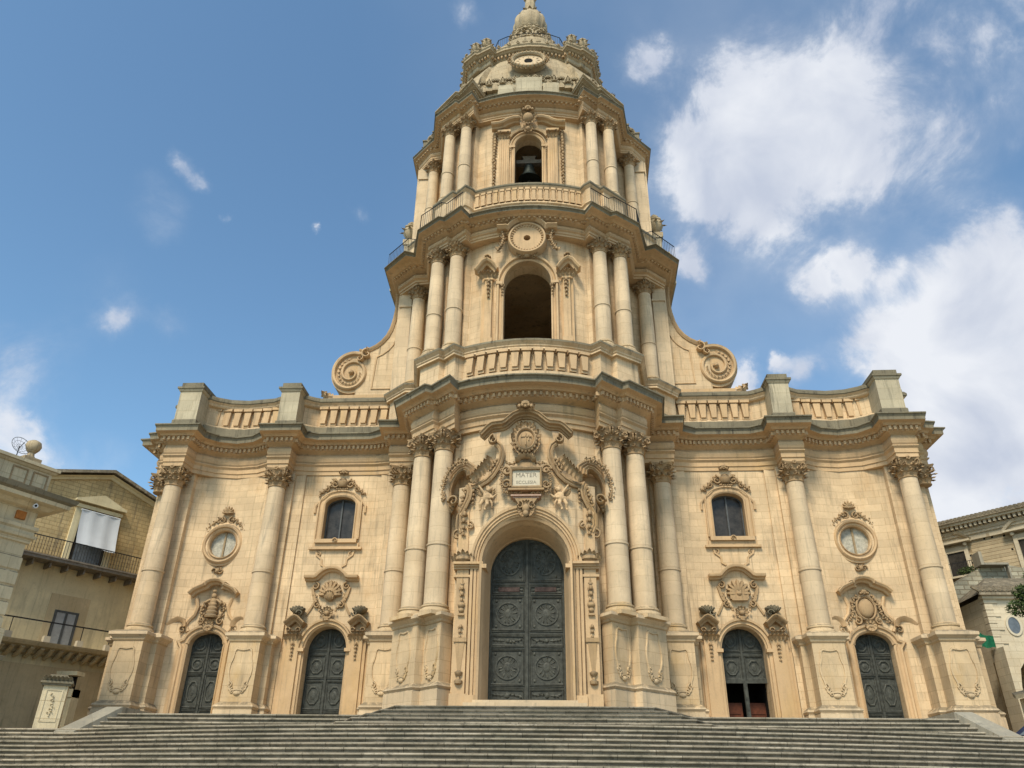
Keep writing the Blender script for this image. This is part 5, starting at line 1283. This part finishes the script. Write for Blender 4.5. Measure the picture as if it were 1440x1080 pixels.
# splayed flight up to the main door
mb = MB()
for k in range(5):
    zt = 2.75-.16*k; y = 27.6-.42*k; hw = 4.35+.38*k
    f = [(-hw-2.6, 32.5), (-hw, y), (hw, y), (hw+2.6, 32.5)]
    sweep(mb, f, [(-.04, zt-.17), (-.035, zt-.062), (0, zt-.055), (.012, zt-.03), (0, zt-.004), (-.03, zt), (-1.0, zt)])
    cap(mb, offset(f, -.6), zt-.002, True)
st = mb.build('portal_steps', 'step_stone', None, 35); st['kind'] = 'structure'
mb = MB(); mb.box(-300, 300, -300, 300, -1.7, -1.62); g = mb.build('ground', 'ground_stone'); g['kind'] = 'structure'
for sx, s in ((-1, 'left'), (1, 'right')):
    mb = MB(); mb.T = Matrix.Identity(4) if sx > 0 else MIR
    t = [(14.6,29.0,2.78),(15.2,29.0,2.78),(16.0,27.5,1.86),(15.3,27.5,1.86)]
    vs = t+[(x, y, 1.0) for x, y, z in t]+[(14.6,33.0,2.78),(15.2,33.0,2.78),(14.6,33.0,1.0),(15.2,33.0,1.0)]
    mb.add(vs, [(0,1,2,3),(3,2,6,7),(0,3,7,4),(2,1,5,6),(8,9,1,0),(8,0,4,10),(9,11,5,1)])
    o = mb.build('sloping_wall', 'ramp_stone')
    tag(o, 'low sloping stone wall closing the '+s+' end of the upper steps beside the outer pedestal', 'wall')
# ================================================================== LEFT SIDE
def face(O, d):     # local x along the facade, -y outwards (to the viewer's side), z up
    a = atan2(d[1], d[0]); return Matrix.Translation((O[0], O[1], 0)) @ Matrix.Rotation(a, 4, 'Z')
# rear house
house = thing('gabled_house', 'plastered house with ochre gable, two balconies and a white blind, left of the church', 'house', (-22.9, 36, -1.6))
T = face((-22.9, 36), (.57, .82)); HR = []
def hb(name, mats, fn, parent, sm=None):
    mb = MB(); mb.T = T; fn(mb); return mb.build(name, mats, parent, sm)
def f(mb):
    mb.prism([(-4,9.75),(5.5,9.75),(5.5,13.4),(3.3,14.15),(.82,14.85),(-1.6,14.15),(-4,13.4)], 0, 9)
hb('gable_wall', 'plaster_ochre', f, house)
hb('wall', 'plaster_cream', lambda mb: mb.box(-4, 5.5, .02, 9, 5.2, 9.75), house)
hb('base_wall', 'plaster_low', lambda mb: mb.box(-4, 5.5, -.05, 9, -1.6, 5.2), house)
def f(mb):
    for a, b in (((-4.4,13.35),(.82,14.95)), ((.82,14.95),(5.9,13.35))):
        mb.prism([a, b, (b[0], b[1]+.16), (a[0], a[1]+.16)], -.4, 9.4)
hb('roof', 'roof_tiles', f, house)
def f(mb):
    mb.band([(-4,13.28),(.82,14.78),(5.5,13.35)], [(-.12,0),(-.12,.08),(-.02,.14),(.06,.3),(.06,0)], 0)
hb('gable_cornice', 'plaster_cream', f, house)
def f(mb):
    mb.prism([(-.62,13.08),(2.0,13.08),(2.0,13.18),(.7,13.66),(-.62,13.18)], -.3, 0)
    mb.prism([(-.5,12.8),(1.9,12.8),(1.9,12.98),(-.5,12.98)], -.15, 0)
    mb.box(-.45, -.12, -.08, 0, 9.95, 12.8); mb.box(1.5, 1.85, -.08, 0, 9.95, 12.8)
win = hb('window', 'plaster_cream', f, house)
hb('pane', 'glass_dark', lambda mb: mb.box(-.12, 1.5, -.02, .0, 10, 12.8), win)
hb('glass_screen', 'glass_blue', lambda mb: mb.box(.05, 1.35, -.06, -.03, 10, 11), win)
def f(mb):
    mb.box(-4, 5.5, -.95, 0, 9.72, 9.86); mb.box(-4, 5.5, -1.0, 0, 9.86, 9.93)
b1 = hb('upper_balcony', 'wood_grey', f, house)
for x in (-3.6,-2.7,-1.9,-1.1,-.3,.5,1.3,2.1,2.9,3.7): hb('balcony_bracket', 'wood_grey', lambda mb: mb.box(x, x+.07, -.7, 0, 9.45, 9.72), b1)
def f(mb):
    for k in range(70): mb.box(-4+k*.136, -4+k*.136+.016, -.93, -.91, 9.93, 10.75)
    mb.box(-4, 5.5, -.94, -.9, 10.75, 10.79)
hb('railing', 'iron', f, b1)
hb('window', 'frame_grey', lambda mb: [mb.box(-.02, 1.12, -.04, .05, 6.02, 6.12), mb.box(-.02, 1.12, -.04, .05, 7.65, 7.75), mb.box(-.02, .1, -.04, .05, 6.1, 7.65), mb.box(1.0, 1.12, -.04, .05, 6.1, 7.65), mb.box(.49, .6, -.05, .05, 6.1, 7.65)], house)
for x in (.1, .6): hb('shutter', 'shutter_white', lambda mb: [mb.box(x, x+.39, -.02, .04, 6.12, 7.65)], house)
hb('render_patch', 'plaster_low', lambda mb: mb.box(-.38, 1.5, -.004, .05, 5.9, 8.48), house)
def f(mb):
    mb.band([(-4,5.95),(5.5,5.95)], [(-.35,0),(-.3,.25),(-.18,.35),(-.12,.6),(-.05,.95),(.05,1.05),(.12,1.1),(.14,0)], 0)
b2 = hb('lower_balcony', 'plaster_low', f, house)
for k in range(22): hb('balcony_bracket', 'plaster_low', lambda mb: [mb.tube([(-3.8+k*.43, -.1, 5.5), (-3.8+k*.43, -.45, 5.62), (-3.8+k*.43, -.8, 5.85)], [.09, .12, .1], 8)], b2, 60)
for x in (-2.2, -.55, .95, 2.3): hb('balcony_post', 'marble_white', lambda mb: mb.box(x, x+.28, -1.05, -.8, 6.08, 6.35), b2)
hb('rail', 'iron', lambda mb: [mb.box(-4, 5.5, -.98, -.9, 6.95, 7.0)]+[mb.box(x, x+.03, -.95, -.92, 6.08, 6.95) for x in (-2.05, -.4, 1.1, 2.45)], b2)
mb = MB(); mb.T = T
vs = []; nx_, nz_ = 14, 12
for i in range(nx_+1):
    for j in range(nz_+1):
        u, v = i/nx_, j/nz_; x = -.28+1.98*u+.06*(1-v); z = 10.86+1.75*v-.05*u*(1-v); vs.append((x, -.42-.25*(1-v)**2*.9+.03*sin(u*9+v*2)*(1-v)+.02*sin(u*17), z+.03*sin(u*6)*(1-v)))
mb.add(vs, [(i*(nz_+1)+j, (i+1)*(nz_+1)+j, (i+1)*(nz_+1)+j+1, i*(nz_+1)+j+1) for i in range(nx_) for j in range(nz_)])
mb.add([(a, b+.01, c) for a, b, c in vs[:0]], []) 
mb.tube([(-.3,-.4,12.62),(1.72,-.4,12.62)], .04)
o = mb.build('white_blind', 'cloth_white', None, 60); tag(o, 'plain white cloth blind hanging over the pedimented upper window left of the church', 'blind')
# near palace
T = face((-18.95, 27.25), (-.44, -.9)); 
pal = thing('stone_palace', 'pale ashlar palace with deep cornice and panelled parapet at the left edge of the photo', 'palace', (-18.95, 27.25, -1.6))
T = Matrix.Translation((-18.95, 27.25, 0)) @ Matrix.Rotation(atan2(.9, .44), 4, 'Z')     # local +x runs away from the viewer
PX0 = -14
def swp(mb, prof, x1=0):   # corner sweep: facade then return
    sweep(mb, [(PX0, 0), (x1, 0), (x1, 7)], prof)
def f(mb):
    swp(mb, [(.15,-1.6),(.15,5.2),(0,5.25),(0,8.3)]); cap(mb, [(PX0,0),(0,0),(0,7),(PX0,7)], 11.4)
    for z in (5.6, 6.15, 6.7, 7.25, 7.8):
        swp(mb, [(0,z-.5),(.04,z-.47),(.04,z-.04),(0,z)])
hb('wall', 'palace_stone', f, pal)
hb('entablature', 'palace_stone', lambda mb: swp(mb, [(0,8.3),(.08,8.32),(.1,8.45),(.2,8.5),(.22,8.6),(.12,8.62),(.12,8.75),(.2,8.82),(.2,8.95),(.05,9.0),(.05,9.55)]), pal)
cn = hb('cornice', ['palace_stone', 'stone_weathered'], lambda mb: swp(mb, [(.05,9.55),(.3,9.6),(.45,9.72),(.8,9.76),(.82,9.9,0),(.95,9.98,1),(1.0,10.14,1),(.1,10.25,1)]), pal)
def f(mb):
    swp(mb, [(.1,10.2),(.1,11.1),(.16,11.12),(.25,11.2),(.3,11.22),(.3,11.34),(0,11.42)])
hb('parapet', ['palace_stone'], f, pal)
def f(mb):
    for x in (-1.4, -.6, -3.2, -4.2, -5.2): mb.band([(x,10.45),(x,11.0),(x+.55,11.0),(x+.55,10.45),(x,10.45)], [(-.02,0),(-.02,.04),(.03,.04),(.03,0)], -.1)
hb('parapet_panel', 'stone_deep', f, pal)
def f(mb):
    swp(mb, [(.1,3.9),(.15,4.0),(.5,4.1),(.55,4.25),(.1,4.35)], -.3)
hb('string_course', 'stone_weathered', f, pal)
mb = MB(); mb.T = T; mb.box(-.98, -.3, .2, .8, 11.4, 11.72); mb.lathe([(.2,11.7),(.2,11.78),(.14,11.86),(.12,12.0),(.16,12.04),(.25,12.18),(.3,12.36),(.25,12.54),(.1,12.64)], 16, (-.64, .5)); mb.v = [((x-0), y, 11.4+(z-11.4)*.85) for x, y, z in mb.v]
o = mb.build('stone_finial', 'stone_grey', None, 40); tag(o, 'grey stone ball finial on the roof corner of the left palace', 'finial')
dish = thing('satellite_dish', 'thin satellite dish standing beside the ball finial on the left palace roof', 'satellite dish', (0,0,0))
ROOTS.discard(dish.name); dish.matrix_world = Matrix.Translation((0,0,0))
dp = T @ Vector((-1.15, .5, 12.0)); dish.location = (dp.x, dp.y, 11.42)
mb = MB(); mb.T = Matrix.Rotation(1.15, 4, 'Z') @ Matrix.Translation((0, 0, .58)) @ Matrix.Rotation(1.2, 4, 'X')
for r, z in ((.38,.1),(.26,.045),(.12,.01)): mb.tube([(r*cos(2*pi*i/24), r*sin(2*pi*i/24), z) for i in range(24)], .012 if r > .3 else .006, 5, closed=True)
for i in range(12): mb.tube([(0,0,0),(.2*cos(i*pi/6),.2*sin(i*pi/6),.025),(.38*cos(i*pi/6),.38*sin(i*pi/6),.1)], .005, 4)
d_ = mb.build('reflector', 'frame_grey', dish, 60)
mb = MB(); mb.tube([(0,0,0),(0,0,.6)], .02); mb.tube([(0,0,.5),(.25,-.12,.7)], .012); mb.build('mast', 'iron', dish)
cp = T @ Vector((-.42, -.6, 9.62))
camth = thing('security_camera', 'small white security camera hanging under the cornice of the left palace', 'camera', (cp.x, cp.y, 9.6)); ROOTS.discard(camth.name)
mb = MB(); mb.T = Matrix.Rotation(.8, 4, 'Z'); mb.tube([(0,.12,0),(0,-.14,-.03)], .085, 12); mb.build('camera_body', 'plastic_white', camth, 40)
mb = MB(); mb.T = Matrix.Rotation(.8, 4, 'Z'); mb.tube([(0,-.135,-.03),(0,-.15,-.032)], .045, 12); mb.build('lens', 'dark_inside', camth)
mb = MB(); mb.tube([(0,0,.05),(0,.1,.2)], .02); mb.build('bracket', 'plastic_white', camth)
mb = MB(); mb.T = T; mb.box(-.75, -.4, -.16, -.05, 9.12, 9.42); mb.lathe([(.08,-.02),(.08,.0)], 10); o = mb.build('junction_box', 'orange_box'); 
me = o.data; tag(o, 'square orange box on the palace frieze below the security camera', 'box')
# carved gate pier
pier = thing('gate_pier', 'square stone gate pier with carved leaf panel and weathered cap, left of the steps', 'pier', (-17.03, 28.6, 0)); ROOTS.discard(pier.name)
pier.rotation_euler = (0, 0, .5); pier.scale = (.93, .93, 1.03)
mb = MB(); mb.box(-.42, .42, -.42, .42, -1.6, 3.3); mb.box(-.46, .46, -.46, .46, -1.6, 1.9); mb.build('pier_shaft', 'palace_stone', pier)
mb = MB(); mb.box(-.5, .5, -.5, .5, 3.3, 3.37); mb.box(-.56, .56, -.56, .56, 3.37, 3.44)
for i in range(-3, 4):
    for j in (-1, 1): mb.leaf((i*.14, j*.48, 3.42), 0, .3, .18, .3, -.6*j)
mb.add([(-.5,-.5,3.44),(.5,-.5,3.44),(.5,.5,3.44),(-.5,.5,3.44),(-.28,-.28,3.68),(.28,-.28,3.68),(.28,.28,3.68),(-.28,.28,3.68)], [(0,1,5,4),(1,2,6,5),(2,3,7,6),(3,0,4,7),(4,5,6,7)])
mb.build('pier_cap', 'stone_weathered', pier)
mb = MB(); mb.band([(-.27,2.15),(-.27,3.15),(.27,3.15),(.27,2.15),(-.27,2.15)], [(-.02,0),(-.02,.02),(.02,.02),(.02,0)], -.42); mb.foliage([(0,2.3),(.05,2.6),(-.03,3.0)], .17, -.41); mb.build('carved_panel', 'palace_stone', pier, 40)
# stone gateway behind the pier
mb = MB(); mb.box(-15.75, -15.45, 29.5, 32, -1.6, 3.9); mb.box(-15.9, -15.3, 29.3, 32, 3.9, 4.02); mb.box(-15.8, -15.4, 29.4, 29.6, 2.9, 3.1)
o = None
gt = thing('stone_gateway', 'dark narrow opening with stone lintel between the gate pier and the church', 'gateway', (-18.0, 31, -1.6))
GT = Matrix.Translation((-1.35, 0, 0))
mb = MB(); mb.T = GT; mb.box(-17.3, -17.1, 30.9, 31.4, -1.6, 3.6); mb.box(-16.65, -16.45, 30.9, 31.4, -1.6, 3.6); mb.box(-17.3, -16.45, 30.85, 31.4, 3.3, 3.6); mb.box(-17.3, -16.45, 30.85, 31.4, 4.1, 4.25); mb.build('frame', 'plaster_low', gt)
mb = MB(); mb.T = GT; mb.box(-17.1, -16.65, 31.2, 31.3, -1.6, 3.3); mb.box(-17.1, -16.65, 31.2, 31.3, 3.6, 4.1); mb.build('gate', 'dark_inside', gt)  # near-black sheets painting the shade in both openings, no gate leaf
# ================================================================== RIGHT SIDE
T = face((23.47, 44), (2.9, -3.1))
rp = thing('rubble_palace', 'long rubble stone palace with pedimented windows and dentilled eaves behind the church on the right', 'palace', (23.47, 44, -1.6))
hb('wall', 'rubble', lambda mb: mb.box(-3, 14, 0, 10, -1.6, 13.0), rp)
def f(mb):
    mb.box(-3, 14, -.12, 10, 13.0, 13.3); mb.box(-3, 14, -.2, 10, 13.3, 13.45); mb.box(-3, 14, -.25, 10, 13.45, 13.65); mb.box(-3, 14, -.6, 10, 13.85, 14.0)
    for k in range(70): mb.box(-3+k*.25, -3+k*.25+.13, -.5, -.2, 13.65, 13.85)
hb('eaves_cornice', 'house_white', f, rp)
def f(mb):
    mb.add([(-3.1,-.7,14.0),(14,-.7,14.0),(14,5,15.6),(-3.1,5,15.6),(-3.1,10,14.0),(14,10,14.0)], [(0,1,2,3),(3,2,5,4),(0,3,4)]); mb.box(-3.1, 14, -.72, -.6, 13.98, 14.14)
    for k in range(75): mb.tube([(-3+k*.22,-.75,14.13),(-3+k*.22,.3,14.38)], .1, 6)
hb('roof', 'roof_tiles', f, rp)
for x in (.05, 3.75):
    def f(mb):
        mb.box(x-.45, x-.25, -.12, 0, 10.9, 12.8); mb.box(x+.7, x+.9, -.12, 0, 10.9, 12.8); mb.box(x-.25, x+.7, -.1, 0, 12.5, 12.8)
        mb.box(x-.75, x+1.2, -.4, 0, 12.95, 13.06)
        mb.band([(x-.75,13.08),(x-.5,13.3),(x-.2,13.5),(x+.0,13.5)], [(-.06,0),(-.06,.3),(.06,.38),(.06,0)], 0); mb.band([(x+.45,13.5),(x+.65,13.5),(x+.95,13.3),(x+1.2,13.08)], [(-.06,0),(-.06,.3),(.06,.38),(.06,0)], 0)
        mb.blob((x-.4, -.2, 12.85), .12, n=6); mb.blob((x+.85, -.2, 12.85), .12, n=6)
    ww = hb('window', 'house_white', f, rp)
    hb('pane', 'glass_dark', lambda mb: mb.box(x-.25, x+.7, -.03, 0, 10.9, 12.5), ww)
hb('putlog_holes', 'dark_inside', lambda mb: [mb.box(a-.05, a+.05, -.01, .03, z-.05, z+.05) for a, z in ((.95,13.0),(1.9,12.95),(2.3,12.95),(1.0,12.2),(.95,11.8),(2.9,12.9),(3.1,12.1))], rp)
bl = hb('balcony', 'house_white', lambda mb: [mb.box(-.5, 1.45, -.8, 0, 10.95, 11.05), mb.box(-.3, -.1, -.6, 0, 10.7, 10.95), mb.box(1.0, 1.2, -.6, 0, 10.7, 10.95)], rp)
def f(mb):
    for k in range(20): mb.box(-.5+k*.1, -.49+k*.1+.008, -.79, -.77, 11.05, 11.75)
    mb.box(-.5, 1.45, -.8, -.77, 11.73, 11.76)
hb('railing', 'iron', f, bl)
def leafcloud(mb, c, r, n, s, rr):
    for _ in range(n):
        while True:
            p = Vector((rr.uniform(-1, 1), rr.uniform(-1, 1), rr.uniform(-1, 1)))
            if p.length <= 1: break
        p = Vector((c[0]+p.x*r[0], c[1]+p.y*r[1], c[2]+p.z*r[2]))
        u = Vector((rr.gauss(0, 1), rr.gauss(0, 1), rr.gauss(0, 1))).normalized(); v = u.orthogonal().normalized(); q = s*rr.uniform(.6, 1.3)
        mb.add([tuple(p-u*q), tuple(p+v*q*.45), tuple(p+u*q), tuple(p-v*q*.45)], [(0,1,2,3)])
mb = MB(); mb.T = T; rr = random.Random(3); leafcloud(mb, (.9, -.7, 11.25), (.6, .2, .22), 260, .07, rr)
for x in (.5, .9, 1.3): mb.lathe([(.08,11.05),(.12,11.25),(.12,11.27)], 8, (x, -.6), 0)
o = mb.build('balcony_plants', 'leaf_green'); tag(o, 'green potted plants along the balcony of the rubble palace on the right', 'plant')
# small white house with hipped roof
hs = thing('white_house', 'small pale house with tiled roof and oval window, at the right edge below the palace', 'house', (22, 37, -1.6))
x0 = 20.3
mb = MB(); mb.box(x0, 28, 36, 38.6, -1.6, 8.25); hw_ = mb.build('wall', 'house_white', hs)
mb = MB()
for k in range(14): mb.box(x0-.04, x0+(.55 if k % 2 else .32), 35.95, 36.3, 4.2+k*.29, 4.2+k*.29+.26)
mb.box(x0-.02, 28, 35.9, 36.1, 5.85, 6.0); mb.box(x0, 28, 35.94, 36.1, 5.3, 5.4); mb.box(x0-.1, 28, 35.85, 36.2, 8.15, 8.3)
mb.build('quoins', 'house_white', hs)
mb = MB(); mb.add([(x0-.25,35.7,8.35),(28.3,35.7,8.35),(28.3,37.6,9.5),(x0+1.2,37.6,9.5),(x0-.25,39,8.35),(28.3,39,8.35)], [(0,1,2,3),(0,3,4),(3,2,5,4)]); mb.box(x0-.25, 28.3, 35.68, 35.8, 8.28, 8.4)
for k in range(44): mb.tube([(x0-.2+k*.19, 35.66, 8.42), (x0-.2+k*.19+.0, 36.3, 8.78)], .075, 6)
mb.build('roof', 'roof_tiles', hs)
mb = MB(); mb.T = Matrix.Translation((21.3, 0, 7.0)); e_ = lambda a, b: [(a*cos(-2*pi*i/24), b*sin(-2*pi*i/24)) for i in range(24)]
mb.band(e_(.25, .36), [(0,0),(0,.05),(.09,.05),(.09,0)], 36, closed=True); ww = mb.build('oval_window', 'marble_white', hs, 30)
mb = MB(); mb.T = Matrix.Translation((21.3, 0, 7.0)); mb.prism(e_(.25, .36), 35.97, 36.0); mb.build('pane', 'glass_blue', ww)
# rubble shed and pitched roof behind it
sh = thing('rubble_barn', 'grey rubble stone barn with rough lean-to gable between church and palace', 'barn', (23, 41, -1.6))
mb = MB(); mb.add([(19.9,38.8,-1.6),(28,38.8,-1.6),(28,38.8,9.6),(22.6,38.8,10.6),(19.9,38.8,9.15),(19.9,42,-1.6),(28,42,-1.6),(28,42,9.6),(22.6,42,10.6),(19.9,42,9.15)], [(0,1,2,3,4),(5,9,8,7,6),(0,4,9,5),(4,3,8,9),(3,2,7,8)])
mb.build('wall', 'rubble_grey', sh)
mb = MB(); mb.box(21.9, 23.2, 38.3, 39, 10.35, 10.45); mb.box(21.9, 22.05, 38.3, 39, 10.45, 11.0); mb.box(23.15, 23.22, 38.35, 38.6, 9.6, 10.4); mb.build('roof_slab', 'ramp_stone', sh)
# lower buildings at the right edge
lo = thing('arched_outbuilding', 'low stone outbuilding with a tall shadowed arch behind the right corner pedestal', 'outbuilding', (21, 38, -1.6))
mb = MB(); mb.prism([(19.6,-1.6),(20.35,-1.6)]+[(20.35+.05*i, -1.6+1.2*i) for i in range(0)]+[(20.35,4.8),(20.6,5.6),(20.95,5.9),(27,6.0),(27,6.3),(19.6,6.3)], 35.4, 36.3) if False else None
mb.prism([(20.9,-1.6),(28,-1.6),(28,5.3),(20.9,5.3)], 34.6, 35.9); mb.prism([(19.9,-1.6),(20.2,-1.6),(20.2,4.3),(20.35,5.0),(20.6,5.3),(20.9,5.45),(20.9,5.9),(19.9,5.9)], 34.7, 35.8)
mb.box(20.85, 28, 34.5, 35.9, 5.3, 5.45); mb.build('wall', 'house_white', lo)
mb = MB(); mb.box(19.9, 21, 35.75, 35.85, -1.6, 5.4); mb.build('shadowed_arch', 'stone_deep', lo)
mb = MB(); vs = []
for i in range(13):
    for j in range(7): vs.append((18.9+1.0*i/12, 35.3+.05*sin(i*1.9), 5.95+.7*j/6*(1-.35*i/12)+.03*sin(i*1.3+j)))
mb.add(vs, [(i*7+j, (i+1)*7+j, (i+1)*7+j+1, i*7+j+1) for i in range(12) for j in range(6)])
o = mb.build('green_netting', 'green_net', None, 60); tag(o, 'green construction netting stretched behind the right corner of the church', 'netting')
lh = thing('small_gabled_outhouse', 'small dark roofed outhouse at the right edge of the photo above the parked car', 'outhouse', (18.6, 30, -1.6))
mb = MB(); mb.box(17.85, 22, 30.1, 30.8, -1.6, 3.4); mb.build('wall', 'palace_stone', lh)
mb = MB(); mb.add([(17.25,29.9,3.3),(22,29.9,4.1),(22,30.9,4.5),(17.7,30.9,3.5),(17.25,29.9,3.42),(22,29.9,4.24),(22,30.9,4.6),(17.7,30.9,3.62)], [(0,1,5,4),(4,5,6,7),(3,0,4,7),(0,3,2,1)]); mb.build('roof', 'stone_weathered', lh)
# parked car, mostly hidden behind the steps
car = thing('parked_car', 'dark blue car roof just visible behind the right end of the steps', 'car', (18.3, 30.2, 1.12)); ROOTS.discard(car.name); car.rotation_euler = (0, 0, 2.6)
mb = MB(); mb.prism([(-2,.3),(2,.3),(2.05,.75),(1.7,.95),(1.15,1.02),(.55,1.45),(-1.0,1.48),(-1.6,1.05),(-2.0,.95)], -.8, .8); mb.build('body', 'blue_dark', car)
mb = MB(); mb.prism([(-1.35,1.03),(.95,1.03),(.45,1.38),(-.95,1.41)], -.82, .82); mb.build('side_window', 'glass_blue', car)
for x in (-1.25, 1.25):
    for y in (-.72, .72):
        mb = MB(); mb.tube([(x, y-.1, .3), (x, y+.1, .3)], .3, 16); mb.build('wheel', 'tyre', car)
mb = MB(); mb.box(16.2, 24, 28.6, 33, -1.6, 1.12); o = mb.build('side_street', 'ground_stone'); o['kind'] = 'structure'
# tree at the right edge
tr = thing('tree', 'leafy green tree branch reaching in at the right edge in front of the oval window', 'tree', (18.6, 28.5, 1.0)); ROOTS.discard(tr.name)
mb = MB(); mb.tube([(0,0,0),(.05,0,2),(-.05,0,3.6),(-.3,0,4.6)], [.16,.13,.1,.05], 8); mb.tube([(-.05,0,3.6),(-.7,0,4.9),(-1.2,-.1,5.2)], [.08,.05,.02], 6); mb.tube([(0,0,3.5),(.6,.1,5),(.8,.1,5.9)], [.08,.05,.02], 6); mb.build('trunk', 'bark', tr, 50)
mb = MB(); rr = random.Random(5)
for c, r, n in (((-1.0,0,5.15),(.55,.5,.3),500),((-.4,0,5.6),(.7,.6,.5),800),((.4,0,5.4),(.9,.8,.8),900),((.2,0,6.3),(.8,.7,.5),600),((-.85,0,5.7),(.3,.4,.25),200)): leafcloud(mb, c, r, n, .085, rr)
mb.build('crown', 'leaf_green', tr)
